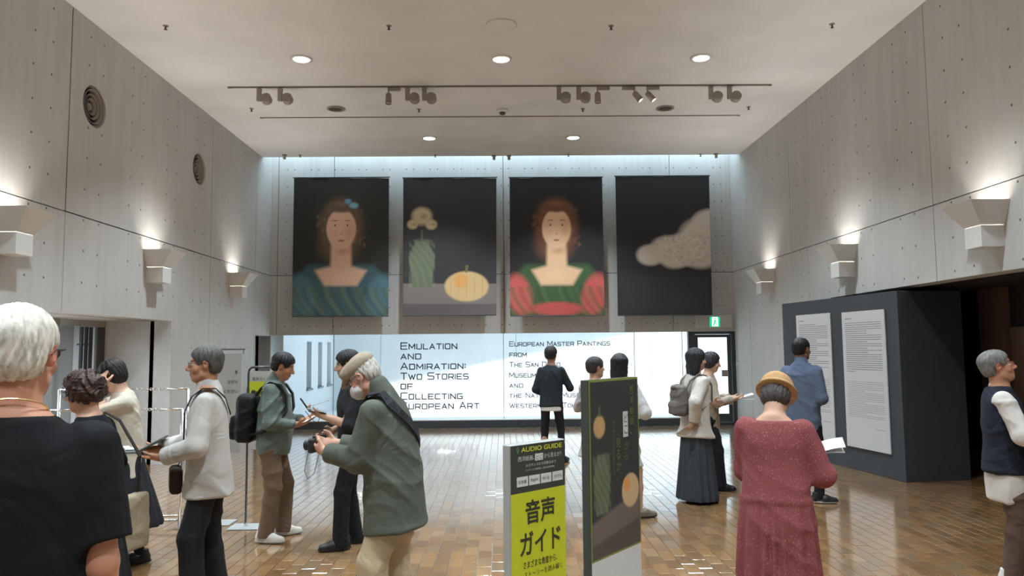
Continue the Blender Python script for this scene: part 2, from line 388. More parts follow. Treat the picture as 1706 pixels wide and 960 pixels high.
def stroke_line(s, x0, z0, x1, cap):
    """first letter of each capital word tall, the rest small capitals; fitted from x0 to x1"""
    items = []; x = 0
    for ch in s:
        if ch == ' ': x += 3.4; continue
        k = 1.0 if (ch.isupper() or ch in ':,') else .78
        g = GLY[ch.upper()]; w = max(p[0] for st in g for p in st)
        items.append((g, x, k)); x += w*k*1.15+1.5
    tot = x-1.5; sx = (x1-x0)/tot; sz = cap/6; mb = MB(); th = .5
    for g, ox, k in items:
        for st in g:
            for (a, b), (c, d) in zip(st, st[1:]):
                A = Vector((x0+(ox+a*k*1.15)*sx, z0+b*k*sz)); B = Vector((x0+(ox+c*k*1.15)*sx, z0+d*k*sz)); t = (B-A).normalized(); n_ = Vector((-t.y, t.x))*th*sz; e = t*th*sz*.8
                q = [A-e-n_, B+e-n_, B+e+n_, A-e+n_]; mb.quad(*[(v.x, D+.082, v.y) for v in q])
    o = mb.build('lettering', LETTER, win); o['label'] = 'grey vinyl lettering line on the glass'
W = lambda px, py: at(px, py, y=D+.082)
for s, xa, xb, yb, cp in (('Emulation', 668, 761, 582, 10.5), ('and', 668, 701, 598.5, 10.5), ('Admiration:', 668, 775, 615.5, 10.5), ('Two Stories', 668, 780, 632.5, 10.5), ('of', 668, 687, 648.5, 10.5), ('Collecting', 668, 770, 665.5, 10.5), ('European Art', 668, 798, 682, 10.5),
                          ('European Master Paintings', 849, 1016, 577, 7.6), ('from', 849, 877, 594.5, 7.6), ('The San Diego', 849, 933, 611.5, 7.6), ('Museum of Art', 849, 938, 629, 7.6), ('and', 849, 871, 646, 7.6), ('the National Museum of', 849, 1002, 663, 7.6), ('Western Art, Tokyo', 849, 973, 680, 7.6)):
    a, b = W(xa, yb), W(xb, yb); c = W(xa, yb-cp); stroke_line(s, a.x, a.z, b.x, c.z-a.z)
# glazed door at the right end
dr = MB(); x0, x1 = px_door0+.02, XR
for a, b, c, d in ((x0, x0+.1, 0, ZO), (x1-.08, x1, 0, ZO), (x0+.1, x1-.08, ZO-.06, ZO), (x0+.1, x1-.08, 0, .06)): dr.box(a, b, D+.02, D+.16, c, d)
door = struct(dr.build('door_1', DARKF), 'dark framed glass door beside the window band under the exit sign')
lf = MB(); a, b = x0+.11, x1-.09; gl0, gl1 = at(1163, 600, y=D+.08).x, at(1212, 600, y=D+.08).x
for q in ((a, gl0, .065, ZO-.065), (gl1, b, .065, ZO-.065), (gl0, gl1, ZO-.13, ZO-.065), (gl0, gl1, .065, .24)): lf.box(q[0], q[1], D+.05, D+.1, q[2], q[3])
lf.build('door_leaf', DARKF, door); MB().box(gl0, gl1, D+.07, D+.08, .24, ZO-.13).build('pane', GLASS, door)
for yy, hh in ((622, .07), (662, .07)):
    c = at(1208, yy, y=D+.03); MB().bbox(c.x-.07, c.x+.05, D, D+.05, c.z-hh, c.z+hh).build('lock_case', GREYM, door)
# courtyard
CW = mat('white_courtyard_render', (.78, .80, .82, 1), .85, noise=.03, nscale=2); CG = mat('pale_courtyard_paving', (.80, .80, .79, 1), .8, noise=.04, nscale=3)
CY = 21.3
g = MB(); g.box(-9, 12, D+.35, CY+.5, -.1, -.0); struct(g.build('floor_courtyard', CG), 'pale paved courtyard floor outside the window')
CX = -4.83
cw = MB(); sl = []
for a, b in ((511, 519), (530, 536.5), (545, 551.5)): sl.append((at(a, 600, x=CX).y, at(b, 600, x=CX).y))
ys = [D+.36]+[v for s_ in sl for v in s_]+[CY]; zt, zb = 1.9, .74
for i, (a, b) in enumerate(zip(ys, ys[1:])):
    if i % 2 == 0: cw.box(CX-.3, CX, a, b, 0, 4.6)
    else: cw.box(CX-.3, CX, a, b, 0, zb); cw.box(CX-.3, CX, a, b, zt, 4.6)
cwl = struct(cw.build('wall_courtyard_left', CW), 'white courtyard side wall with three narrow slit windows')
for a, b in sl:
    MB().box(CX-.26, CX-.24, a, b, zb, zt).build('slit_pane', mat('dim_slit_glass', srgb(120, 132, 142), .2), cwl)
    MB().box(CX-.1, CX+.05, a-.02, b+.02, zb-.05, zb).build('slit_sill', mat('grey_stone_sill', srgb(130, 138, 144), .6), cwl)
cb = MB()
bx = [CX-.3, at(634, 600, y=CY).x, at(860, 600, y=CY).x, at(1085, 600, y=CY).x, 9]
cb.box(CX-.3, 12, CY+.12, CY+.3, 0, 5.2); cwb = struct(cb.build('wall_courtyard_back', SEAL), 'white courtyard back wall crossed by a slanting edge of sunlight')
for a, b in zip(bx, bx[1:]): MB().box(a+.005, b-.005, CY, CY+.12, 0, 5.2).build('render_panel', CW, cwb)
# canopy slab over the courtyard, its slanting edge throws the shade on the back wall
def shade_edge(px, py, zs=4.75):
    q = at(px, py, y=CY); t = (zs-q.z)/-SUN_DIR.z; return Vector((q.x-SUN_DIR.x*t, q.y-SUN_DIR.y*t, zs))
e0, e1 = shade_edge(665, 635), shade_edge(1030, 560); dx_ = (e1-e0)/(e1.x-e0.x)
ea, eb = e0+dx_*(CX-.3-e0.x), e0+dx_*(9-e0.x)
if eb.y > CY-.02: eb = e0+dx_*((CY-.02-e0.y)/dx_.y)
cp = MB(); v = [(CX-.3, CY, 4.75), (eb.x, CY, 4.75), tuple(eb), tuple(ea)]; n = len(v)
cp.v = v+[(a, b, c+.22) for a, b, c in v]; cp.f = [(3, 2, 1, 0), (4, 5, 6, 7)]+[(k, (k+1) % 4, 4+(k+1) % 4, 4+k) for k in range(4)]; cp.c = [None]*6
struct(cp.build('trim_2', CW), 'concrete canopy slab high over the courtyard back wall')

# ------------------------------------------------------------------ left entrance recess (glass doors) and far left doorway
def box_struct(name, label, m, *boxes):
    mb = MB()
    for b in boxes: mb.box(*b)
    return struct(mb.build(name, m), label)
VX = XL-1.02
box_struct('wall_entrance_end', 'brown-grey concrete return wall at the far side of the entrance opening', CONC, (VX-.5, XL-T, LO1, LO1+.3, 0, LOZ+.1))
box_struct('wall_entrance_near', 'concrete return wall at the near side of the entrance opening', CONC, (VX-.5, XL-T, LO0-.3, LO0, 0, LOZ+.1))
box_struct('ceiling_entrance', 'soffit of the entrance opening', CONC, (VX-.5, XL-T, LO0, LO1, LOZ, LOZ+.1))
box_struct('wall_entrance_outer', 'pale wall seen through the entrance glass', mat('pale_lobby_wall', srgb(196, 202, 206), .8), (VX-.5, VX-.45, LO0, LO1, 0, LOZ))
ld = bpy.data.lights.new('lobby_lamp', 'AREA'); ld.energy = 130; ld.size = .25; ld.size_y = 3.5; ld.shape = 'RECTANGLE'; ld.color = (.86, .94, 1)
lo = bpy.data.objects.new('lobby_lamp', ld); COL.objects.link(lo); lo.location = (VX-.22, (LO0+LO1)/2-.6, LOZ-.02)
dg = MB(); dg.box(VX, VX+.03, LO0, LO1, LOZ-.09, LOZ); dg = struct(dg.build('door_2', mat('brushed_steel', (.55, .55, .54, 1), .35, .9)), 'frameless glass entrance doors with tall black bar handles')
FROST = mat('frosted_blue_glass', srgb(200, 212, 220), .25); 
ysplit = at(158, 580, x=VX).y
for a, b in ((LO0, LO0+1.6), (LO0+1.61, ysplit-1.05), (ysplit-1.04, ysplit)): MB().box(VX+.004, VX+.016, a, b, .01, LOZ-.09).build('pane', GLASS, dg)
MB().box(VX-.02, VX+.02, ysplit+.02, LO1, 0, LOZ).build('shade_sheet', mat('entrance_shade_tone', srgb(74, 72, 70), .6), dg)  # dark sheet stands in for the shade between glass and return wall
for px in (135, 143, 150.5):
    q = at(px, 560, x=VX+.06); mb = MB(); mb.box(VX+.05, VX+.085, q.y-.022, q.y+.022, .35, LOZ-.1)
    for z in (.6, LOZ-.35): mb.box(VX+.01, VX+.06, q.y-.012, q.y+.012, z-.012, z+.012)
    mb.build('handle', BLACK, dg)
q = at(85, 520, x=VX+.05); MB().bbox(VX, VX+.12, q.y-.16, q.y+.1, LOZ-.1, LOZ-.01).build('door_closer', GREYM, dg)
# far left doorway beside the window
box_struct('wall_far_doorway', 'brown concrete wall inside the small doorway at the far left corner', CONC, (XL-1.1, XL-1.0, FO0-.3, D+.5, 0, 2.1), (XL-1.0, XL-T, D+.1, D+.35, 0, 2.1), (XL-1.0, XL-T, FO0-.3, FO0, 0, 2.1))
box_struct('ceiling_far_doorway', 'soffit of the small far doorway', CONC, (XL-1.1, XL-T, FO0-.3, D+.35, 2.0, 2.1))
# ------------------------------------------------------------------ right recess
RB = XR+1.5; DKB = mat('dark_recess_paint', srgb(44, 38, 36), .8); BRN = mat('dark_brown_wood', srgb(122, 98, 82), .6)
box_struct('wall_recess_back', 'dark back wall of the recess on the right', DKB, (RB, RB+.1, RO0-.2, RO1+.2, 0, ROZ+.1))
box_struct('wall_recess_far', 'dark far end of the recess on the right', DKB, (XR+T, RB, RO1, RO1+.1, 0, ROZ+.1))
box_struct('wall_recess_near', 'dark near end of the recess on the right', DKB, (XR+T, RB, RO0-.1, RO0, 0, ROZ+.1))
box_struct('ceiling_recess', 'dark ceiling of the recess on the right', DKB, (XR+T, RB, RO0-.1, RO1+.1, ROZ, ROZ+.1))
box_struct('baseboard_recess', 'brown baseboard along the dark recess', BRN, (RB-.03, RB, RO0, RO1, 0, .2))
for i, (pa, pb) in enumerate(((1637, 1653), (1656, 1672))):
    a, b = at(pa, 600, x=RB-.12), at(pb, 600, x=RB-.12); box_struct('trim_%d' % (3+i), ('narrower' if i else 'wider')+' brown timber post in the dark recess', BRN, (RB-.14, RB-.001, b.y, a.y, .2, ROZ))
a, b = at(1684, 560, x=RB-.05), at(1760, 560, x=RB-.05)
box_struct('door_3', 'brown door panel deep in the dark recess at the right edge', mat('brown_door', srgb(128, 106, 92), .6), (RB-.05, RB-.002, b.y, a.y, .2, at(1690, 545, x=RB-.05).z))
# free-standing dark partition with two text panels
c0, c1 = at(1373-61, 769-15.6, z=0), at(1510, 804, z=0); PH = 2.36
pv = (c1-c0); PLEN = pv.length; pang = math.atan2(pv.y, pv.x)
pt = thing('partition_wall', 'dark charcoal free-standing partition carrying two white text panels', 'partition', c0, pang)
PM = mat('charcoal_partition_paint', srgb(66, 70, 76), .7, noise=.05, nscale=6)
MB().bbox(0, PLEN, 0, .9, 0, PH, .004).build('panel_body', PM, pt)
def on_part(px, py):     # local coordinates on the partition's face
    n_ = Vector((-pv.y, pv.x, 0)).normalized(); d = ray(px, py); o_ = Vector((0, 0, CAM_H)); t = (c0-o_).dot(n_)/d.dot(n_); q = o_+d*t-c0
    return q.dot(pv.normalized()), q.z
TXT = mat('small_grey_print', srgb(120, 120, 122), .8)
for (pxs, lab, dens) in ((((1328, 526), (1384, 522), (1392, 738)), 'white text panel on the dark partition, nearer the far wall, behind the blue-shirted man', 1), (((1404, 521), (1474, 516), (1484, 757)), 'white text panel on the dark partition, nearer the partition corner', 2)):
    (x0, z1), (x1, _), (_, z0) = on_part(*pxs[0]), on_part(*pxs[1]), on_part(*pxs[2])
    x1 = on_part((pxs[1][0]+pxs[2][0])/2, 600)[0]; z0 = on_part(*pxs[2])[1]
    tp = thing('text_panel', lab, 'sign', pt.matrix_basis @ Vector((x0, -.002, 0)) if False else (c0+pv.normalized()*x0+Vector((pv.y, -pv.x, 0)).normalized()*.004), pang, 'text panels on the partition')
    w_ = x1-x0; MB().bbox(0, w_, -.018, 0, z0, z1, .002).build('board', mat('white_panel_board', srgb(206, 206, 208), .6), tp)
    mb = MB(); z = z1-.14; k = 0; h = z1-z0
    def row(z, xa, xb, t):
        x = xa
        while x < xb-.01:
            e = min(xb, x+random.uniform(.012, .05)); mb.quad((x, -.0186, z), (e, -.0186, z), (e, -.0186, z+t), (x, -.0186, z+t)); x = e+.006
    row(z1-.1, w_*.08, w_*.25, .012)
    for i in range(24): row(z1-.16-i*h*.0155, w_*.08, w_*(random.choice((.92, .92, .92, .6)) if i < 23 else .3), .009)
    for i in range(20): row(z1-.16-h*.43-i*h*.0135, w_*.08, w_*(.92 if i % 6 != 5 else .5), .005)
    row(z1-.16-h*.76, w_*.7, w_*.92, .006)
    mb.build('print_lines', TXT, tp)

# ------------------------------------------------------------------ vents, wall sconces
for i, (cy, cz, r) in enumerate(VENTS):
    M = Matrix.Translation((XL-.03, cy, cz)) @ Matrix.Rotation(R(90), 4, 'Y')
    vt = thing('air_vent', ('larger-looking round air vent in the left wall, nearer the viewer', 'smaller-looking round air vent in the left wall, farther off')[i], 'vent', (0, 0, 0), 0, 'round air vents')
    VM = mat('grey_vent_metal', srgb(140, 132, 122), .6)
    MB().lathe([(r-.002, -.15), (r-.002, .0), (r-.03, .0), (r-.035, -.03), (r-.03, -.15)], M, 40, caps=False).build('collar', VM, vt, True)
    for k, rr in enumerate((.195, .14, .085)):
        MB().lathe([(rr+.02, .015-.012*k), (rr-.012, -.05-.012*k), (rr-.02, -.05-.012*k), (rr+.012, .015-.012*k), (rr+.02, .015-.012*k)], M, 40).build('diffuser_ring', VM, vt, True)
    MB().lathe([(.001, -.02), (.045, -.03), (.05, -.06), (.05, -.14), (.001, -.14)], M, 24).build('core', VM, vt, True)
SCW = mat('white_sconce_metal', (.70, .69, .67, 1), .5)
LAMPE = mat('sconce_lamp_glow', (1, .9, .75, 1), .5, emit=((1, .86, .66, 1), 14))
def sconce(side, yc, label):
    sg = 1 if side == 'left' else -1; X = XL if side == 'left' else XR
    s_ = thing('wall_sconce', label, 'wall lamp', (X, yc, 2.66), 0 if sg > 0 else math.pi, 'wall uplights')
    bx, by, tx, ty = .235, .135, .40, .25; z1, z2 = .215, .455; th = .008
    def prism(r0, r1, za, zb, name):    # hollow four-sided hopper, open at the top
        mb = MB(); (x0, y0), (x1, y1) = r0, r1
        def ring(x, y, z, i): return [(i, -y+i, z), (x-i, -y+i, z), (x-i, y-i, z), (i, y-i, z)]
        o0, o1, i0, i1 = ring(x0, y0, za, 0), ring(x1, y1, zb, 0), ring(x0, y0, za, th), ring(x1, y1, zb, th)
        for k in range(4):
            j = (k+1) % 4; mb.quad(o0[k], o0[j], o1[j], o1[k]); mb.quad(i0[j], i0[k], i1[k], i1[j]); mb.quad(o1[k], o1[j], i1[j], i1[k])
        return mb
    mb = prism((bx, by), (bx, by), 0, z1, ''); mb.quad((0, -by, 0), (0, by, 0), (bx, by, 0), (bx, -by, 0)); mb.build('lamp_box', SCW, s_)
    prism((bx+.004, by+.004), (tx, ty), z1+.004, z2, '').build('flared_shade', SCW, s_)
    MB().bbox(.04, bx-.04, -by+.04, by-.04, z1-.06, z1-.03, .006).build('lamp', LAMPE, s_)
    l = bpy.data.lights.new('sconce_light', 'AREA'); l.energy = SCONCE_W; l.shape = 'RECTANGLE'; l.size = .14; l.size_y = .18; l.color = (1, .98, .93); l.spread = R(110)
    lo = bpy.data.objects.new('sconce_light', l); COL.objects.link(lo); lo.parent = s_; lo.location = (bx*.6, 0, z1-.02); lo.rotation_euler = (math.pi, R(16), 0)
SCONCE_W = 5.5
order = ('cut by the left frame edge', 'middle of the three on the left wall', 'farthest along the left wall, next to the banner wall')
for y, lab in zip((7.51, 10.70, 13.93), order): sconce('left', y, 'white flared wall uplight, '+lab)
order = ('nearest on the right wall, above the dark recess', 'middle of the three on the right wall, above the partition', 'farthest along the right wall, next to the banner wall')
for y, lab in zip((7.51, 10.70, 13.93), order): sconce('right', y, 'white flared wall uplight, '+lab)
for y in (4.3, 1.1, -2.1):
    for sd in ('left', 'right'): sconce(sd, y, 'white flared wall uplight on the %s wall, %s' % (sd, {4.3: 'just beside the viewer', 1.1: 'level with the viewer', -2.1: 'behind the viewer'}[y]))

# ------------------------------------------------------------------ ceiling fittings
DLG = mat('downlight_glow', (1, .95, .85, 1), .5, emit=((1, .94, .86, 1), 7))
def downlight(x, y, lit, label, watts=60):
    d = thing('downlight', label, 'ceiling light', (x, y, ZC), 0, 'ceiling downlights' if lit else 'unlit ceiling downlights')
    MB().lathe([(.155, 0), (.155, -.012), (.118, -.018), (.112, -.006), (.112, 0)], None, 28).build('trim_ring', WHITE if lit else GREYM, d, True)
    MB().lathe([(.001, -.006), (.11, -.006), (.11, -.002), (.001, -.002)], None, 24).build('lamp', DLG if lit else mat('dark_reflector', (.09, .085, .08, 1), .3), d)
    if lit:
        l = bpy.data.lights.new('downlight_beam', 'SPOT'); l.energy = watts; l.spot_size = R(110); l.spot_blend = .7; l.shadow_soft_size = .14; l.color = (.80, .93, 1)
        lo = bpy.data.objects.new('downlight_beam', l); COL.objects.link(lo); lo.parent = d; lo.location = (0, 0, -.03)
DLW = 420
for (px, py), lab in zip(((502, 98), (835, 98), (1168, 96), (715, 230), (955, 229)), ('left one of the three in the near row', 'central one of the three in the near row', 'right one of the three in the near row', 'left one of the two close to the banners', 'right one of the two close to the banners')):
    q = at(px, py, z=ZC); downlight(q.x, q.y, True, 'lit round recessed downlight, '+lab, DLW)
yr = at(835, 98, z=ZC).y
for y, w_ in ((yr-3.7, 'overhead'), (yr-7.4, 'above the viewer'), (yr-11.1, 'behind the viewer')):
    for x, s_ in ((at(502, 98, z=ZC).x, 'left'), (0, 'centre'), (at(1168, 96, z=ZC).x, 'right')): downlight(x, y, True, 'lit round recessed downlight outside the picture, %s, %s' % (w_, s_), DLW)
for (px, py), lab in zip(((560, 181), (1108, 180)), ('left', 'right')):
    q = at(px, py, z=ZC); downlight(q.x, q.y, False, 'unlit dark recessed downlight on the %s between the two tracks' % lab)
q = at(837, 183, z=ZC); dm = thing('smoke_detector', 'small dome detector at the middle of the ceiling between the tracks', 'detector', q)
MB().lathe([(.1, 0), (.1, -.03), (.085, -.045), (.001, -.05)], None, 24).build('base', WHITE, dm, True); MB().lathe([(.055, -.045), (.05, -.075), (.03, -.09), (.001, -.095)], None, 20).build('dome', mat('dark_dome', (.1, .1, .1, 1), .3), dm, True)
q = at(835, 42, z=ZC); tag(MB().lathe([(.2, 0), (.2, -.012), (.18, -.022), (.001, -.026)], None, 32).build('ceiling_disc', PLAS, None, True), 'large flat round cover disc in the middle of the near ceiling', 'cover').location = q
for i, (px, py) in enumerate(((276, 43), (648, 43), (1018, 43), (1386, 40), (419, 181), (698, 182), (971, 181), (1247, 178), (500, 258), (725, 258), (947, 257), (1167, 257))):
    q = at(px, py, z=ZC); row, k = divmod(i, 4)
    sp = thing('sprinkler', '%s sprinkler head from the left in the %s row on the ceiling' % (('first', 'second', 'third', 'fourth')[k], ('nearest', 'middle', 'farthest')[row]), 'sprinkler', q, 0, 'ceiling sprinklers')
    MB().lathe([(.035, 0), (.035, -.006), (.02, -.012), (.001, -.012)], None, 14).build('rosette', GREYM, sp, True); MB().lathe([(.012, -.01), (.01, -.04), (.022, -.045), (.022, -.05), (.001, -.05)], None, 12).build('nozzle', mat('dark_bronze', (.1, .08, .06, 1), .4, .6), sp, True)
for (px, py), lab in zip(((474, 258), (823, 259), (848, 259), (1193, 256)), ('left end', 'middle, left of a pair', 'middle, right of a pair', 'right end')):
    q = at(px, py, z=ZC); sp = thing('ceiling_sensor', 'small grey sensor at the ceiling edge above the banners, '+lab, 'sensor', q, 0, 'ceiling edge sensors')
    MB().lathe([(.05, 0), (.05, -.02), (.03, -.03), (.03, -.09), (.001, -.1)], None, 16).build('body', GREYM, sp, True)
# lighting tracks
TRK = mat('dark_track', srgb(118, 110, 102), .5)
def track(pa, pb, label, h=.012):
    a, b = at(*pa, z=ZC), at(*pb, z=ZC); y = (a.y+b.y)/2; t = thing('lighting_track', label, 'lighting track', ((a.x+b.x)/2, y, ZC)); L = (b.x-a.x)/2
    MB().box(-L, L, -.018, .018, -h, 0).build('rail', TRK, t); 
    for s_ in (-1, 1): MB().box(s_*L-.02, s_*L+.02, -.02, .02, -h-.004, 0).build('end_cap', TRK, t)
    return y
y1_ = track((381, 144), (1282, 141.5), 'long lighting track carrying the spotlights across the ceiling', .018)
track((435, 195.5), (1230, 192.5), 'shorter empty lighting track nearer the banners', .008)
GLOW = mat('spot_lens_glow', (1, .95, .85, 1), .4, emit=((1, .93, .8, 1), 6)); LENS = mat('spot_lens', (.5, .48, .45, 1), .2)
lefts = ('first', 'second', 'third', 'fourth', 'fifth', 'sixth', 'seventh', 'eighth', 'ninth', 'tenth', 'eleventh', 'twelfth')
spots = [(432, 'A'), (467, 'A'), (646, 'B', 0, 1), (679, 'A'), (707, 'A'), (931, 'A'), (964, 'A'), (994, 'B', 0, 1), (1058, 'B', -38, -1), (1077, 'B', -38, 1), (1184, 'A'), (1215, 'A')]
for i, sp in enumerate(spots):
    q = at(sp[0], 143, z=ZC-.03); q = Vector((at(sp[0], 143, y=y1_).x, y1_, ZC-.03))
    kind = 'round drum spotlight on a flat arm' if sp[1] == 'A' else 'small cylinder spotlight below a box adapter'
    t = thing('track_spotlight', '%s, %s from the left on the ceiling track' % (kind, lefts[i]), 'spotlight', q, 0, 'track spotlights')
    if sp[1] == 'A':
        MB().bbox(-.03, .04, -.02, .02, -.02, 0, .004).build('adapter', GREYM, t); MB().bbox(-.035, .035, -.025, .025, -.2, -.0, .006).build('arm', GREYM, t)
        M = Matrix.Translation((.105, .02, -.155)) @ Matrix.Rotation(R(72+random.uniform(-8, 8)), 4, 'X')
        MB().lathe([(.001, .05), (.074, .05), (.08, .04), (.08, -.05), (.07, -.055), (.066, -.03), (.001, -.03)], M, 24).build('drum', GREYM, t)
        MB().tube([(.03, 0, -.155), (.05, 0, -.155)], .016).build('pivot', GREYM, t)
        lm = MB(); lm.lathe([(.001, -.028), (.064, -.028), (.064, -.024), (.001, -.024)], M, 20); lm.build('lens', GLOW if i in (6, 0, 3) else LENS, t)
    else:
        s_ = sp[3]; MB().bbox(min(0, s_*.2), max(0, s_*.2), -.022, .022, -.045, 0, .004).build('adapter', GREYM, t); MB().tube([(s_*.012, 0, -.04), (s_*.012, 0, -.1)], .01).build('stem', GREYM, t)
        M = Matrix.Translation((s_*.012, 0, -.1)) @ Matrix.Rotation(R(sp[2]), 4, 'Y') @ Matrix.Rotation(R(-6), 4, 'X')
        MB().lathe([(.001, .015), (.035, .012), (.045, -.005), (.05, -.15), (.045, -.155), (.042, -.13), (.001, -.13)], M, 20).build('barrel', GREYM, t)
        MB().lathe([(.001, -.139), (.044, -.139), (.044, -.133), (.001, -.133)], M, 18).build('lens', GLOW if sp[2] else LENS, t)
# exit sign
a, b = at(1160, 525, y=D-.09), at(1220, 546, y=D-.09)
ex = thing('exit_sign', 'pale box exit sign with green running figure above the glass door', 'sign', ((a.x+b.x)/2, D, b.z)); w_, h_ = (b.x-a.x)/2, a.z-b.z
MB().bbox(-w_, w_, -.09, 0, 0, h_, .006).build('housing', mat('pale_sign_box', srgb(196, 192, 186), .5), ex)
ga, gb = at(1182.5, 528, y=D-.1), at(1199.5, 545, y=D-.1); gx0, gx1 = ga.x-(a.x+b.x)/2, gb.x-(a.x+b.x)/2
GRN = mat('green_exit_panel', srgb(0, 160, 105), .4, emit=(srgb(0, 175, 115), .9)); EW = mat('white_exit_figure', (.9, 1, .95, 1), .4, emit=((.85, 1, .93, 1), .9))
gz1 = ga.z-b.z; gz0 = gz1-(gx1-gx0)
MB().box(gx0, gx1, -.098, -.09, gz0, gz1).build('green_panel', GRN, ex)
S_ = gx1-gx0
def pic(*poly):
    mb = MB(); n = len(poly); mb.v = [(gx0+S_*u, -.0985, gz0+S_*v) for u, v in poly]; mb.f = [tuple(range(n))]; mb.c = [None]; return mb
pic((.22, .04), (.82, .04), (.82, .96), (.22, .96)).build('doorway_mark', EW, ex)
fg = MB()
for pl in (((.47, .82), (.52, .74), (.6, .74), (.64, .82), (.6, .9), (.52, .9)), ((.44, .7), (.62, .66), (.56, .4), (.42, .42)), ((.42, .44), (.56, .42), (.4, .1), (.28, .06)), ((.48, .46), (.58, .42), (.74, .26), (.7, .12), (.62, .14), (.64, .24)), ((.46, .7), (.42, .62), (.28, .58), (.26, .64)), ((.6, .68), (.78, .5), (.74, .46), (.56, .6))):
    n0 = len(fg.v); fg.v += [(gx0+S_*u, -.0995, gz0+S_*v) for u, v in pl]; fg.f.append(tuple(range(n0, n0+len(pl)))); fg.c.append(None)
fg.build('running_figure', GRN, ex)
q = at(1228, 608, x=XR); sw = thing('wall_switch', 'small white switch plate on the right wall near the door', 'switch', (XR, q.y, q.z-.06))
MB().bbox(-.012, 0, -.04, .04, 0, .12, .003).build('plate', WHITE, sw); MB().bbox(-.017, -.011, -.02, .02, .03, .09, .002).build('rocker', WHITE, sw)
# ------------------------------------------------------------------ printed cloth banners (plain stand-in pictures in the same colours)
PRINT = mat('printed_cloth', (.1, .1, .1, 1), .7, attr='Col', bump=.05, bscale=300)
def lin(c): return np.array(srgb(*c)[:3])
class Canvas:
    def __init__(s, nu, nv, asp, bgc):       # u right 0..1, v up 0..asp (height over width)
        s.nu, s.nv, s.asp = nu, nv, asp; u = np.linspace(0, 1, nu); v = np.linspace(0, asp, nv); s.U, s.V = np.meshgrid(u, v); s.C = np.zeros((nv, nu, 3))+lin(bgc)
    def blend(s, m, c): m = np.clip(m, 0, 1)[..., None]; s.C = s.C*(1-m)+lin(c)*m
    def ell(s, u, v, ru, rv, c, soft=.08, rot=0, op=1.):
        x, y = s.U-u, s.V-v; ca, sa = math.cos(R(rot)), math.sin(R(rot)); X = (x*ca+y*sa)/ru; Y = (-x*sa+y*ca)/rv
        s.blend((1-np.sqrt(X*X+Y*Y))/soft*op if op == 1 else np.clip((1-np.sqrt(X*X+Y*Y))/soft, 0, 1)*op, c)
    def poly(s, pts, c, soft=.006, op=1.):
        P = np.array(pts); ins = np.zeros(s.U.shape, bool); dist = np.full(s.U.shape, 9.)
        for (x0, y0), (x1, y1) in zip(P, np.roll(P, -1, 0)):
            cond = ((y0 > s.V) != (y1 > s.V)); xi = (x1-x0)*(s.V-y0)/((y1-y0) or 1e-9)+x0; ins ^= cond & (s.U < xi)
            t = np.clip(((s.U-x0)*(x1-x0)+(s.V-y0)*(y1-y0))/((x1-x0)**2+(y1-y0)**2), 0, 1); dist = np.minimum(dist, np.hypot(s.U-x0-t*(x1-x0), s.V-y0-t*(y1-y0)))
        s.blend((.5+np.where(ins, dist, -dist)/(2*soft))*op if op == 1 else np.clip(.5+np.where(ins, dist, -dist)/(2*soft), 0, 1)*op, c)
    def folds(s, box, c, n, op=.35, ph=0):
        u0, v0, u1, v1 = box; m = ((s.U > u0) & (s.U < u1) & (s.V > v0) & (s.V < v1))
        w = .5+.5*np.sin((s.U*1.3+s.V*.7+.05*np.sin(9*s.V))*n+ph); s.blend(m*w*op, c)
def generic_bust(cv, cx, skin, shade, hair, dress, dress2, sleeve, a):
    h2 = tuple(min(255, int(c*1.5)) for c in hair)
    cv.ell(cx, a*.66, .27, .33, hair, .3); cv.ell(cx-.02, a*.52, .27, .25, hair, .5)
    for k in range(26): cv.ell(cx+.25*math.sin(k*2.4), a*(.5+.3*((k*.37) % 1)), .03, .02, h2, .9, k*40, .35)
    cv.poly([(cx-.5, 0), (cx-.5, a*.24), (cx-.34, a*.37), (cx+.34, a*.37), (cx+.5, a*.24), (cx+.5, 0)], dress, .03)
    cv.poly([(cx-.11, a*.36), (cx-.1, a*.54), (cx+.1, a*.54), (cx+.11, a*.36), (cx+.27, a*.33), (cx+.17, a*.22), (cx-.17, a*.22), (cx-.27, a*.33)], skin, .02)
    cv.ell(cx+.02, a*.47, .11, .06, shade, .8, 0, .7); cv.ell(cx, a*.29, .17, .08, tuple(min(255, c+8) for c in skin), .9, 0, .8)
    cv.ell(cx-.4, a*.15, .16, .27, sleeve, .35, 14); cv.ell(cx+.4, a*.15, .16, .27, sleeve, .35, -14)
    cv.folds((0, 0, 1, a*.21), dress2, 30, .35); cv.folds((0, 0, 1, a*.215), tuple(int(c*.5) for c in dress), 52, .28, 1.)
    cv.ell(cx, a*.63, .165, .225, skin, .12); cv.ell(cx+.10, a*.62, .08, .19, shade, .95, 0, .55); cv.ell(cx-.07, a*.60, .05, .045, (220, 140, 116), .95, 0, .3); cv.ell(cx+.07, a*.60, .05, .045, (214, 130, 106), .95, 0, .3)
    for sx in (-1, 1):
        cv.ell(cx+sx*.065, a*.655, .034, .014, shade, .4); cv.ell(cx+sx*.065, a*.655, .028, .009, (226, 214, 202), .3); cv.ell(cx+sx*.065, a*.655, .012, .010, (44, 32, 28), .3); cv.ell(cx+sx*.065, a*.69, .045, .007, hair, .6)
    cv.ell(cx+.012, a*.61, .012, .05, shade, .9, 0, .5); cv.ell(cx, a*.592, .022, .012, shade, .8); cv.ell(cx, a*.545, .045, .013, (180, 92, 82), .5)
    cv.ell(cx, a*.79, .19, .075, hair, .35); cv.ell(cx, a*.81, .12, .04, h2, .9, 0, .35)
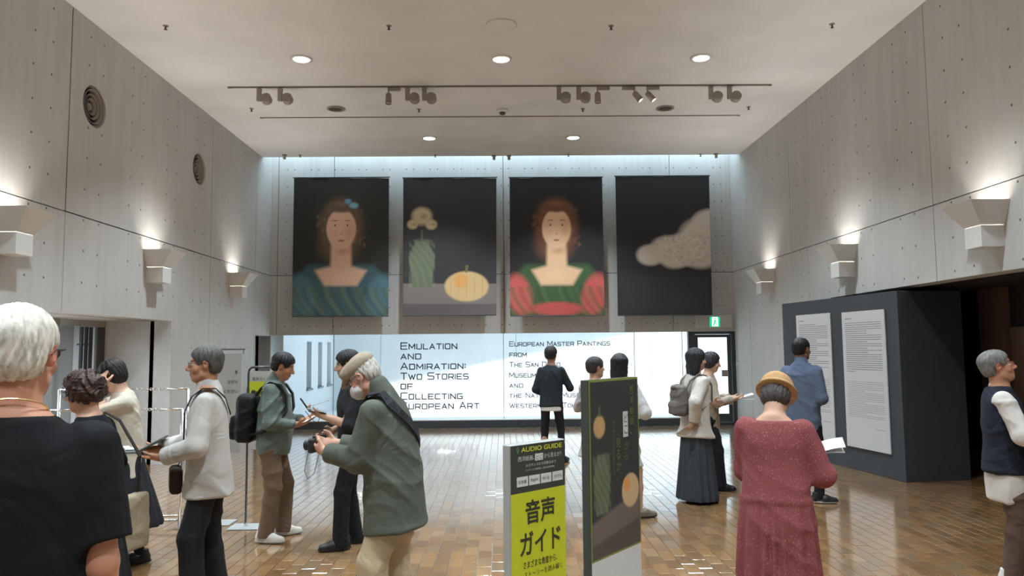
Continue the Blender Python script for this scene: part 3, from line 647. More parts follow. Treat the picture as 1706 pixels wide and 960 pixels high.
def picture_1(nu, nv, a):
    cv = Canvas(nu, nv, a, (38, 38, 36)); cv.ell(.6, a*.6, .5, .7, (60, 58, 50), 1.0, 0, .7)
    generic_bust(cv, .5, (226, 186, 160), (196, 140, 112), (104, 84, 66), (66, 96, 104), (130, 140, 106), (84, 120, 132), a)
    cv.ell(.63, a*.80, .06, .04, (122, 178, 198), .5); cv.ell(.57, a*.83, .045, .035, (100, 156, 180), .5); return cv.C
def picture_2(nu, nv, a):
    cv = Canvas(nu, nv, a, (52, 52, 55)); cv.poly([(0, 0), (0, a*.23), (1, a*.23), (1, 0)], (128, 118, 114), .004); cv.poly([(0, 0), (0, a*.085), (1, a*.085), (1, 0)], (100, 92, 92), .004)
    cv.poly([(.10, a*.2), (.06, a*.42), (.14, a*.55), (.26, a*.55), (.34, a*.42), (.30, a*.2)], (104, 114, 92), .01); cv.ell(.2, a*.55, .06, .02, (70, 76, 62), .3)
    cv.folds((.06, a*.2, .34, a*.55), (140, 148, 120), 60, .3)
    for u, v, r_ in ((.2, .72, .13), (.1, .66, .07), (.3, .66, .075)): cv.ell(u, a*v, r_, r_*.9, (206, 186, 150), .4); cv.ell(u+.02, a*v, r_*.4, r_*.3, (170, 146, 106), .8)
    cv.poly([(.19, a*.55), (.19, a*.62), (.21, a*.62), (.21, a*.55)], (90, 100, 76), .004)
    cv.ell(.68, a*.21, .25, .17, (214, 182, 132), .12); cv.ell(.62, a*.25, .10, .10, (226, 168, 98), .4)
    for k in range(5): cv.ell(.68+(k-2)*.085, a*.205, .006, .15, (170, 136, 92), .9, 0, .7)
    cv.poly([(.67, a*.31), (.665, a*.36), (.70, a*.365), (.69, a*.31)], (120, 110, 70), .006); return cv.C
def picture_3(nu, nv, a):
    cv = Canvas(nu, nv, a, (34, 34, 36)); generic_bust(cv, .5, (232, 190, 152), (204, 146, 108), (112, 70, 50), (64, 92, 58), (90, 122, 76), (204, 92, 88), a)
    cv.folds((.02, 0, .3, a*.38), (228, 130, 122), 40, .0); cv.ell(.5, a*.05, .34, .09, (196, 84, 80), .4); return cv.C
def picture_4(nu, nv, a):
    cv = Canvas(nu, nv, a, (40, 40, 43)); cv.poly([(0, 0), (0, a*.3), (1, a*.3), (1, 0)], (56, 54, 56), .06)
    rr = np.random.default_rng(3)
    for u, v, r_ in ((.95, .56, .32), (.75, .47, .27), (.55, .47, .22), (.36, .43, .17), (.9, .44, .25), (1, .66, .22), (.62, .42, .2)): cv.ell(u, a*v, r_, r_*.75, (210, 198, 184), .3)
    for k in range(220):
        u, v = rr.uniform(.3, 1), rr.uniform(.34, .68)
        if ((u-.75)/.36)**2+((v-.48)/.12)**2 < .9: cv.ell(u, a*v, .022, .018, ((176, 164, 150), (226, 217, 204))[k % 2], .8, 0, .6)
    return cv.C
def canvas_sheet(name, C, P, parent, m):     # grid of points P(u, v) coloured by C
    nv, nu, _ = C.shape; v = [P(i/(nu-1), j/(nv-1)) for j in range(nv) for i in range(nu)]
    me = bpy.data.meshes.new(name); idx = np.arange(nu*nv).reshape(nv, nu)
    f = np.stack([idx[:-1, :-1], idx[:-1, 1:], idx[1:, 1:], idx[1:, :-1]], -1).reshape(-1, 4); me.from_pydata(v, [], f.tolist())
    ca = me.color_attributes.new('Col', 'FLOAT_COLOR', 'POINT'); ca.data.foreach_set('color', np.concatenate([C.reshape(-1, 3), np.ones((nu*nv, 1))], 1).astype(np.float32).ravel())
    return link(name, me, m, parent, True)
YBN = D-.28
ban = [((490, 296.5), (648, 297), (487, 528), (647.5, 528), picture_1, 'hanging cloth banner printed with a woman in blue-green dress, leftmost of four'),
       ((672, 297), (827, 297), (671.5, 526), (827, 526), picture_2, 'hanging cloth banner printed with a still life on a grey ledge'),
       ((849, 297), (1003, 295.5), (850, 527), (1007, 526), picture_3, 'hanging cloth banner printed with a woman in green and rose dress'),
       ((1025, 294.5), (1181, 293.5), (1029, 526), (1186, 524), picture_4, 'hanging cloth banner printed with pale fleece on black, rightmost of four')]
for k, (tl, tr, bl, br, fn, lab) in enumerate(ban):
    A, B, C_, D_ = (at(*q, y=YBN) for q in (tl, tr, bl, br)); o = (A+B)/2
    t = thing('hanging_banner', lab, 'banner', o, 0, 'banners on the far wall')
    def P(u, v, A=A, B=B, C_=C_, D_=D_, o=o, k=k):
        q = (C_*(1-u)+D_*u)*(1-v)+(A*(1-u)+B*u)*v-o
        w = .018*(1-v)*math.sin(9*u+k*2+2*v)+.012*v*math.sin(17*u+k)*math.exp(-(1-v)*5)*1.5+.03*(1-v)*(abs(2*u-1)**3)
        return (q.x, -w, q.z)
    nv = 224; nu = 154
    canvas_sheet('printed_cloth', fn(nu, nv, (A.z-C_.z)/(B.x-A.x)), P, t, PRINT)
    w_ = (B.x-A.x)/2; MB().tube([(-w_-.02, 0, .012), (w_+.02, 0, .012)], .014).build('hanging_rod', DARKF, t)
    w_ = (D_.x-C_.x)/2; cx = (C_.x+D_.x)/2-o.x; MB().tube([(cx-w_, -.02, C_.z-o.z), (cx+w_, -.02, C_.z-o.z)], .01).build('weight_rod', DARKF, t)
    for s_ in (-1, 1): MB().tube([(s_*w_*.8, 0, .012), (s_*w_*.8, D-YBN, .012)], .008, 8).build('wall_bracket', DARKF, t)

# ------------------------------------------------------------------ sign stands in the foreground
def stand_frame(name, label, cat, L, Rr):
    v = Rr-L; return thing(name, label, cat, L, math.atan2(v.y, v.x)), v.length
YEL = mat('lime_yellow_print', srgb(196, 204, 40), .5); DKP = mat('dark_olive_print', srgb(58, 62, 56), .5); WP = mat('white_print', srgb(214, 216, 214), .5); DTX = mat('dark_print', srgb(52, 54, 40), .5)
YTX = mat('yellow_print', srgb(206, 212, 70), .5); SIDE = mat('silver_stand_side', srgb(178, 180, 180), .4, .2)
dL = 3.42; pl = at(849, 742.8, y=dL); pr = at(940.5, 731, z=pl.z)
Lq, Rq = Vector((pl.x, pl.y, 0)), Vector((pr.x, pr.y, 0)); 
t, w_ = stand_frame('sign_stand', 'lime yellow and black audio guide sign stand in the foreground', 'sign', Lq, Rq); zt = pl.z
MB().bbox(0, w_, 0, .05, .03, zt, .004).build('sign_body', SIDE, t); MB().bbox(-.03, w_+.03, -.12, .17, 0, .03, .006).build('base_plate', SIDE, t)
def face(a, b, c, d, y=-.0015): mb = MB(); mb.quad((a, y, c), (b, y, c), (b, y, d), (a, y, d)); return mb
zd = zt-.268*(w_/.45)*1.02; face(.004, w_-.004, .45, zd).build('lime_panel', YEL, t); face(.004, w_-.004, zd, zt-.004).build('black_panel', DKP, t); face(.004, w_-.004, .05, .45).build('lower_panel', WP, t)
MX = lambda x, z, y=-.003: Matrix.Translation((x, y, z)) @ Matrix.Rotation(R(90), 4, 'X')
k = w_/.45; hb = zt-zd
def tx(name, s, m, x0, x1, z, h, bold=0., y=-.003): o = put_text(name, s, m, t, MX(x0, z, y), width=x1-x0, height=h, bold=bold); return o
tx('heading', 'AUDIO GUIDE', YTX, .085*k, .42*k, zd+hb*.83, hb*.1, .015); MB().lathe([(.001, 0), (.5, 0), (.5, .001), (.001, .001)], Matrix.Translation((.058*k, -.003, zd+hb*.88)) @ Matrix.Rotation(R(90), 4, 'X') @ Matrix.Diagonal((.016, .034, 1, 1)), 18).build('icon', mat('green_icon', srgb(84, 110, 84), .5), t)
tx('print_line', '西洋絵画、', WP, .06*k, .19*k, zd+hb*.645, hb*.105); face(.196*k, .262*k, zd+hb*.62, zd+hb*.765, -.0025).build('white_box', WP, t); tx('print_line', 'どこ', DTX, .203*k, .256*k, zd+hb*.645, hb*.09, 0, -.0035); tx('print_line', 'から見るか？', WP, .27*k, .415*k, zd+hb*.645, hb*.1)
tx('print_line', 'ルネサンスから印象派まで', WP, .12*k, .37*k, zd+hb*.515, hb*.065); tx('print_line', 'サンディエゴ美術館 vs 国立西洋美術館', WP, .12*k, .355*k, zd+hb*.43, hb*.04)
for i, s in enumerate(('日本語', 'English', '中文', '한국어')):
    x = (.05+i*.096)*k; face(x, x+.088*k, zd+hb*.13, zd+hb*.33, -.0025).build('white_box', WP, t); tx('print_line', s, DTX, x+.014*k, x+.074*k, zd+hb*.19, hb*.075, 0, -.0035)
hy = hb/.268
tx('big_lettering', '音声', DTX, .115*k, .355*k, zd-.18*hy, .135*hy, .02); tx('big_lettering', 'ガイド', DTX, .07*k, .40*k, zd-.345*hy, .13*hy, .02)
tx('print_line', 'さまざまな角度から、', DTX, .095*k, .37*k, zd-.415*hy, .042*hy, .01); tx('print_line', 'ストーリーを読み解く', DTX, .10*k, .41*k, zd-.465*hy, .034*hy)
# poster stand
dL = 3.9; pl = at(980, 634, y=dL); pr = at(1061.7, 628, z=pl.z); Lq, Rq = Vector((pl.x, pl.y, 0)), Vector((pr.x, pr.y, 0)); zt = pl.z
t, w_ = stand_frame('poster_stand', 'tall dark poster stand with lime edge beside the audio guide sign', 'sign', Lq, Rq)
OLV = mat('olive_dark_side', srgb(70, 74, 70), .5); LIM = mat('dim_lime_edge', srgb(132, 146, 70), .5)
MB().bbox(0, w_, 0, .05, .03, zt, .003).build('sign_body', OLV, t); MB().bbox(-.03, w_+.03, -.12, .17, 0, .03, .006).build('base_plate', SIDE, t)
zi = zt-1.0*w_/.57
for q in ((0, .012, zi, zt), (w_-.008, w_, zi, zt), (.012, w_-.008, zt-.012, zt), (.012, w_-.008, zi, zi+.01)): face(*q).build('lime_border', LIM, t)
face(.003, w_-.003, .05, zi).build('lower_panel', WP, t)
asp = (zt-zi-.022)/(w_-.02); cv = Canvas(100, 190, asp, (52, 55, 55))
cv.poly([(0, 0), (0, asp*.2), (1, asp*.32), (1, 0)], (112, 100, 92), .02); cv.poly([(0, 0), (0, asp*.075), (1, asp*.15), (1, 0)], (88, 78, 72), .02)
cv.ell(.17, asp*.74, .13, .13, (196, 160, 108), .25); cv.poly([(.15, asp*.80), (.16, asp*.86), (.2, asp*.86), (.19, asp*.8)], (88, 98, 70), .01)
cv.poly([(.1, asp*.24), (.04, asp*.45), (.12, asp*.58), (.3, asp*.58), (.38, asp*.45), (.32, asp*.24)], (92, 104, 80), .02); cv.folds((.04, asp*.24, .38, asp*.58), (130, 142, 110), 50, .35)
cv.ell(.8, asp*.33, .2, .19, (206, 176, 134), .12); cv.ell(.72, asp*.37, .09, .09, (224, 150, 88), .4)
canvas_sheet('printed_picture', cv.C, lambda u, v: (.012+u*(w_-.02), -.002, zi+.01+v*(zt-zi-.022)), t, PRINT)
GTX = mat('dim_green_print', srgb(112, 122, 70), .5)
def vert(s, u, z, h, m, step=1.12):
    for i, ch in enumerate(s): put_text('vertical_lettering', ch, m, t, MX(w_*u, z-i*h*step-h, -.0045), height=h*(.9 if ch not in '、？' else .4))
vert('西洋絵画、', .80, zt-.045, .05, GTX); face(w_*.655, w_*.76, zt-.325, zt-.185, -.0035).build('white_box', WP, t); vert('どこ', .675, zt-.195, .05, DTX, 1.25); vert('から', .675, zt-.345, .05, GTX); vert('見るか？', .50, zt-.32, .055, GTX); vert('ルネサンスから印象派まで', .435, zt-.22, .022, GTX)

# ------------------------------------------------------------------ hanging sign stands and chain barrier at the left
STEEL = mat('dark_steel_tube', srgb(96, 96, 96), .35, .7)
p = at(409, 879, z=0); t = thing('banner_stand', 'slim steel pole stand with small yellow audio guide sheet behind the backpack man', 'sign stand', p)
ztop = at(409, 612, y=p.y).z; xr = at(470, 612, y=p.y).x-p.x
MB().tube([(0, 0, .015), (0, 0, ztop-.06), (.008, 0, ztop-.025), (.03, 0, ztop-.004), (.06, 0, ztop), (xr, 0, ztop)], .011).build('pole', STEEL, t, True); MB().bbox(-.14, .16, -.12, .12, 0, .012, .003).build('base_plate', SIDE, t); MB().tube([(0, 0, .012), (0, 0, .05)], .02).build('socket', CHROME, t); MB().tube([(0, 0, ztop-.26), (0, 0, ztop-.2)], .017).build('clamp', STEEL, t)
xa, za = at(416, 620, y=p.y).x-p.x, at(416, 619, y=p.y).z; zb_ = at(416, 655, y=p.y).z
MB().bbox(xa, xr, -.006, 0, za-.75, za, .001).build('sign_sheet', mat('pale_grey_sheet', srgb(186, 184, 178), .6), t); put_text('print_line', '音声ガイド', DTX, t, MX(xa+.03, za-.09, -.0075), width=.16, height=.035)
mb = MB(); zc_ = at(416, 636, y=p.y).z; mb.quad((xa, -.007, zc_-.5), (xr, -.007, zc_-.5), (xr, -.007, zc_), (xa, -.007, zc_)); mb.build('lime_panel', YEL, t); put_text('big_lettering', '音声ガイド', DTX, t, MX(xa+.04, zc_-.14, -.0085), width=xr-xa-.06, bold=.02)
p = at(388, 880, z=0); p = Vector((p.x-.02, 7.5, 0)); t = thing('banner_stand', 'grey notice sheet hanging from a thin steel stand behind the white-jacketed man', 'sign stand', p)
za = at(400, 582, y=p.y).z; x0, x1 = at(352, 590, y=p.y).x-p.x, at(407, 590, y=p.y).x-p.x
MB().tube([((x0+x1)/2-.08, .02, .012), ((x0+x1)/2-.08, .02, za)], .01).build('pole', STEEL, t); MB().tube([(x0, .02, za), (x1, .02, za)], .008).build('cross_bar', STEEL, t); MB().tube([(x1-.012, .02, za), (x1-.012, .0, za-.05)], .004).build('hook', STEEL, t)
MB().bbox((x0+x1)/2-.26, (x0+x1)/2+.08, -.1, .14, 0, .012, .003).build('base_plate', SIDE, t)
zb_ = at(400, 754, y=p.y).z; MB().bbox(x0, x1-.025, -.006, 0, zb_, za-.04, .001).build('sign_sheet', mat('grey_notice_sheet', srgb(168, 166, 162), .6), t)
for s, py in (('を', 618), ('ながら', 634), ('ください', 650)):
    wd = .034*len(s); q = at(395, py+5, y=p.y); put_text('print_line', s, DTX, t, MX(x1-.055-wd, q.z, -.008), width=wd, bold=.015)
# chain barriers: two tube frames with chains along the top rails
def chain(mb, a, b, n, r=.012):
    a, b = Vector(a), Vector(b); d = (b-a)/n
    for i in range(n):
        c = a+d*(i+.5); ax = Vector((0, 1, 0)) if i % 2 else Vector((0, 0, 1)); L = d.length*.62; u = d.normalized()
        mb.tube([c+u*L*math.cos(q)+ax*r*math.sin(q) for q in [k*math.pi/4 for k in range(9)]], .0045, 5, False)
for i, (pl_, pr_, yb, ytop, lab) in enumerate(((98, 308, 872, 648, 'taller chrome chain barrier frame in front of the entrance, farther one'), (84, 299, 880, 682, 'lower chrome chain barrier frame in front of the entrance, nearer one'))):
    b = at(pr_, yb, z=0); a = Vector((at(pl_, 700, y=b.y).x, b.y, 0)); zt = at(pr_, ytop, y=b.y).z
    t = thing('chain_barrier', lab, 'barrier', b, 0, 'chain barriers'); L = a.x-b.x
    for x in (0, L):
        MB().tube([(x, 0, .012), (x, 0, zt)], .016, 12).build('post', CHROME, t, True); MB().bbox(x-.035, x+.035, -.07, .07, 0, .014, .004).build('foot', CHROME, t)
        MB().tube([(x, 0, zt), (x+(.2 if x else -.2), 0, zt)], .012, 10).build('top_arm', CHROME, t, True)
    MB().tube([(0, 0, .07), (L, 0, .07)], .012, 10).build('bottom_rail', CHROME, t, True)
    mb = MB(); chain(mb, (-.2, 0, zt), (L+.2, 0, zt), 34); mb.build('chain', CHROME, t, True)
# ------------------------------------------------------------------ people: smooth distance-field bodies and clothes
f32 = np.float32
def V3(*a): return np.array(a, float)
def smin(a, b, k):
    if k <= 0: return np.minimum(a, b)
    h = np.clip(.5+.5*(b-a)/k, 0, 1); return b+(a-b)*h-k*h*(1-h)
class Field:
    def __init__(s): s.ops = []
    def add(s, fn, lo, hi, k=.01, op='u'): s.ops.append((fn, np.array(lo, float), np.array(hi, float), k, op)); return s
    def rc(s, a, b, r1, r2, k=.015, op='u', sq=None):
        a, b = np.array(a, float), np.array(b, float); ab = b-a; L = max(1e-9, ab@ab); rm = max(r1, r2)
        def fn(x, y, z):
            px, py, pz = x-a[0], y-a[1], z-a[2]; t = np.clip((px*ab[0]+py*ab[1]+pz*ab[2])/L, 0, 1)
            return np.sqrt((px-t*ab[0])**2+(py-t*ab[1])**2+(pz-t*ab[2])**2)-(r1+(r2-r1)*t)
        return s.add(fn, np.minimum(a, b)-rm, np.maximum(a, b)+rm, k, op)
    def ell(s, c, r, Rm=None, k=.015, op='u', cut=None):
        c, r = np.array(c, float), np.array(r, float); Rm = np.eye(3) if Rm is None else Rm; ext = np.abs(Rm)@r
        def fn(x, y, z):
            px, py, pz = x-c[0], y-c[1], z-c[2]; q = [px*Rm[0, i]+py*Rm[1, i]+pz*Rm[2, i] for i in range(3)]
            k0 = np.sqrt(sum((q[i]/r[i])**2 for i in range(3))); k1 = np.sqrt(sum((q[i]/r[i]**2)**2 for i in range(3)))+1e-6
            d = k0*(k0-1)/k1
            return d if cut is None else np.maximum(d, cut(q))
        return s.add(fn, c-ext, c+ext, k, op)
    def box(s, c, h, Rm=None, rd=.01, k=.006, op='u'):
        c, h = np.array(c, float), np.array(h, float); Rm = np.eye(3) if Rm is None else Rm; ext = np.abs(Rm)@h
        def fn(x, y, z):
            px, py, pz = x-c[0], y-c[1], z-c[2]; q = [np.abs(px*Rm[0, i]+py*Rm[1, i]+pz*Rm[2, i])-(h[i]-rd) for i in range(3)]
            o = np.sqrt(sum(np.maximum(v, 0)**2 for v in q)); return o+np.minimum(np.maximum(np.maximum(q[0], q[1]), q[2]), 0)-rd
        return s.add(fn, c-ext, c+ext, k, op)
    def loft(s, o, Rm, st, k=.02, op='u', pleat=None, pw=2.3, rnd=.02):
        """stations (z, cx, cy, rx, ry) along the third axis of Rm from o"""
        o = np.array(o, float); st = np.array(sorted(st), float); zz = st[:, 0]; rm = max(st[:, 3].max(), st[:, 4].max())*1.15
        pts = np.array([o+Rm@np.array([q[1], q[2], q[0]]) for q in st])
        fine = np.linspace(zz[0], zz[-1], 60)
        def sm(col):
            v = np.interp(fine, zz, st[:, col]); w = np.convolve(np.r_[[v[0]]*4, v, [v[-1]]*4], np.ones(9)/9, 'valid'); return w
        tab = [sm(i) for i in (1, 2, 3, 4)]
        def fn(x, y, z):
            px, py, pz = x-o[0], y-o[1], z-o[2]; X, Y, Z = [px*Rm[0, i]+py*Rm[1, i]+pz*Rm[2, i] for i in range(3)]
            cx, cy, rx, ry = [np.interp(Z, fine, t) for t in tab]; u, v = np.abs((X-cx)/rx), np.abs((Y-cy)/ry)
            kk = (u**pw+v**pw+1e-9)**(1/pw); d = (kk-1)*np.minimum(rx, ry)
            if pleat: d = d+pleat(np.arctan2(Y-cy, X-cx), Z)
            return -smin(-d, -np.maximum(Z-zz[-1], zz[0]-Z), rnd)
        return s.add(fn, pts.min(0)-rm, pts.max(0)+rm, k, op)
    def cutplane(s, p, n, k=.004):
        p, n = np.array(p, float), np.array(n, float); n = n/np.linalg.norm(n)
        return s.add(lambda x, y, z: -((x-p[0])*n[0]+(y-p[1])*n[1]+(z-p[2])*n[2]), (-9, -9, -9), (9, 9, 9), k, 's')
    def mesh(s, name, vox, disp=None, lo=None, hi=None):
        us = [o for o in s.ops if o[4] == 'u']
        lo = np.min([o[1] for o in us], 0)-.03 if lo is None else lo; hi = np.max([o[2] for o in us], 0)+.03 if hi is None else hi
        n = np.ceil((hi-lo)/vox).astype(int)+1; ax = [(lo[i]+vox*np.arange(n[i])).astype(f32) for i in range(3)]
        F = np.full(n, .3, f32)
        for fn, a, b, k, op in s.ops:
            m = k+2.5*vox; i0 = np.clip(((a-m-lo)/vox).astype(int), 0, n); i1 = np.clip(np.ceil((b+m-lo)/vox).astype(int)+1, 0, n)
            if (i1 <= i0).any(): continue
            sl = tuple(slice(i0[i], i1[i]) for i in range(3)); g = [ax[0][sl[0]][:, None, None], ax[1][sl[1]][None, :, None], ax[2][sl[2]][None, None, :]]
            d = fn(*g).astype(f32)
            F[sl] = smin(F[sl], d, k) if op == 'u' else (-smin(-F[sl], d, k) if op == 's' else -smin(-F[sl], -d, k))
        if disp is not None:
            i = np.argwhere(np.abs(F) < .06); X = lo+i*vox; F[i[:, 0], i[:, 1], i[:, 2]] += disp(X[:, 0], X[:, 1], X[:, 2]).astype(f32)
        F[0] = F[-1] = .1; F[:, 0] = F[:, -1] = .1; F[:, :, 0] = F[:, :, -1] = .1
        return nets(name, F, lo, vox)
def nets(name, F, lo, vox):
    S = F < 0; c = np.zeros(np.array(F.shape)-1, np.int8); sh = c.shape
    for i in (0, 1):
        for j in (0, 1):
            for k in (0, 1): c += S[i:i+sh[0], j:j+sh[1], k:k+sh[2]]
    act = np.argwhere((c > 0) & (c < 8)); idx = np.full(sh, -1, np.int32); idx[act[:, 0], act[:, 1], act[:, 2]] = np.arange(len(act))
    acc = np.zeros((len(act), 3)); cnt = np.zeros(len(act)); co = [(i, j, k) for i in (0, 1) for j in (0, 1) for k in (0, 1)]
    val = {q: F[act[:, 0]+q[0], act[:, 1]+q[1], act[:, 2]+q[2]].astype(float) for q in co}
    for a in co:
        for ax in range(3):
            if a[ax]: continue
            b = list(a); b[ax] = 1; b = tuple(b); va, vb = val[a], val[b]; m = (va < 0) != (vb < 0); t = va[m]/(va[m]-vb[m])
            p = np.tile(np.array(a, float), (m.sum(), 1)); p[:, ax] = t; acc[m] += p; cnt[m] += 1
    P = lo+(act+acc/cnt[:, None])*vox; Q = []
    for ax in range(3):
        b, d = (ax+1) % 3, (ax+2) % 3; s0 = [slice(None)]*3; s1 = [slice(None)]*3; s0[ax] = slice(0, -1); s1[ax] = slice(1, None)
        e = np.argwhere(S[tuple(s0)] != S[tuple(s1)]); e = e[(e[:, b] > 0) & (e[:, d] > 0) & (e[:, b] < sh[b]) & (e[:, d] < sh[d])]
        ins = S[e[:, 0], e[:, 1], e[:, 2]]
        def cell(db, dd): q = e.copy(); q[:, b] += db; q[:, d] += dd; return idx[q[:, 0], q[:, 1], q[:, 2]]
        q = np.stack([cell(-1, -1), cell(0, -1), cell(0, 0), cell(-1, 0)], 1); q[~ins] = q[~ins][:, ::-1]; Q.append(q)
    Q = np.concatenate(Q); Q = Q[(Q >= 0).all(1)]
    # one light smoothing pass
    nb = np.zeros_like(P); nc = np.zeros(len(P))
    for a, b in ((0, 1), (1, 2), (2, 3), (3, 0)): np.add.at(nb, Q[:, a], P[Q[:, b]]); np.add.at(nc, Q[:, a], 1)
    P = P*.6+.4*nb/np.maximum(nc, 1)[:, None]
    me = bpy.data.meshes.new(name); me.vertices.add(len(P)); me.vertices.foreach_set('co', P.astype(f32).ravel()); me.loops.add(len(Q)*4); me.loops.foreach_set('vertex_index', Q.astype(np.int32).ravel())
    me.polygons.add(len(Q)); me.polygons.foreach_set('loop_start', np.arange(0, len(Q)*4, 4, dtype=np.int32)); me.polygons.foreach_set('use_smooth', np.ones(len(Q), bool)); me.update(calc_edges=True); me['n'] = len(P)
    return me, P
def paint(me, cols):
    ca = me.color_attributes.new('Col', 'FLOAT_COLOR', 'POINT'); ca.data.foreach_set('color', np.concatenate([cols, np.ones((len(cols), 1))], 1).astype(f32).ravel())
def rotm(yaw=0, pitch=0, roll=0):      # yaw about z, pitch about x (positive looks up), roll about y
    cy, sy = math.cos(R(yaw)), math.sin(R(yaw)); cp, sp = math.cos(R(pitch)), math.sin(R(pitch)); cr, sr = math.cos(R(roll)), math.sin(R(roll))
    return np.array([[cy, -sy, 0], [sy, cy, 0], [0, 0, 1]]) @ np.array([[1, 0, 0], [0, cp, -sp], [0, sp, cp]]) @ np.array([[cr, 0, sr], [0, 1, 0], [-sr, 0, cr]])
def nrm(v): v = np.array(v, float); return v/np.linalg.norm(v)
def ik(a, b, l1, l2, pole):
    a, b, pole = np.array(a, float), np.array(b, float), np.array(pole, float); d = b-a; L = np.linalg.norm(d); Lc = min(L, (l1+l2)*.999); u = d/L; b = a+u*Lc
    x = (l1*l1-l2*l2+Lc*Lc)/(2*Lc); h = math.sqrt(max(0, l1*l1-x*x)); p = pole-u*(pole@u); return a+u*x+nrm(p)*h, b
FAB = {}
def fabric(name, rgb, rough=.85, noise=.06, bump=.12, bscale=220, nscale=14):
    new_ = 'cloth_'+name not in MATS
    m = mat('cloth_'+name, srgb(*rgb), rough, noise=noise, nscale=nscale, bump=bump, bscale=bscale, spec=.25)
    if new_:      # soft creases on top of the weave
        nt = m.node_tree; bp = [n for n in nt.nodes if n.type == 'BUMP'][0]; mp = [n for n in nt.nodes if n.type == 'MAPPING'][0]
        n = nt.nodes.new('ShaderNodeTexNoise'); n.inputs['Scale'].default_value = 6.5; n.inputs['Detail'].default_value = 1.2; n.inputs['Distortion'].default_value = .9; nt.links.new(mp.outputs[0], n.inputs['Vector'])
        s1 = nt.nodes.new('ShaderNodeMath'); s1.operation = 'SUBTRACT'; s1.inputs[1].default_value = .5; nt.links.new(n.outputs['Fac'], s1.inputs[0]); ab = nt.nodes.new('ShaderNodeMath'); ab.operation = 'ABSOLUTE'; nt.links.new(s1.outputs[0], ab.inputs[0])
        b2 = nt.nodes.new('ShaderNodeBump'); b2.inputs['Strength'].default_value = .5; b2.inputs['Distance'].default_value = .035; nt.links.new(ab.outputs[0], b2.inputs['Height']); nt.links.new(b2.outputs[0], bp.inputs['Normal'])
    return m
SKINM = mat('skin', (.6, .4, .3, 1), .5, attr='Col', noise=.05, nscale=30, bump=.05, bscale=150, spec=.4)
def folds(amp=.004, f=1., seed=0):
    a = seed*1.7; amp = amp*1.9
    def fn(x, y, z):
        w = np.sin(7*f*x+4*f*z+a)+np.sin(6*f*y-5*f*z+a*2)
        c1 = 1-np.abs(np.sin(11*f*z+8*f*x*(1 if seed % 2 else -1)+1.5*w+a)); c2 = 1-np.abs(np.sin(9*f*z-10*f*y+1.4*w+a*1.3)); c3 = np.sin(4*f*z+5*x*f-6*y*f+a)
        return -amp*(c1*c1*1.1*(.5+.5*np.sin(5*x-4*z+a))+c2*c2*1.0*(.5+.5*np.sin(4*y+5*z+2*a))+.5*c3-.5+.35*(1-np.abs(np.sin(27*f*z+16*f*x-14*f*y+2.6*w)))**2*(.5+.5*np.sin(9*z-7*x+a)))
    return fn
def vfolds(amp=.006, n=11, seed=0): return lambda x, y, z: -amp*np.sin(n*9*x+n*7*y+2*np.sin(4*z+seed))*np.clip(1.1-z, .15, 1)

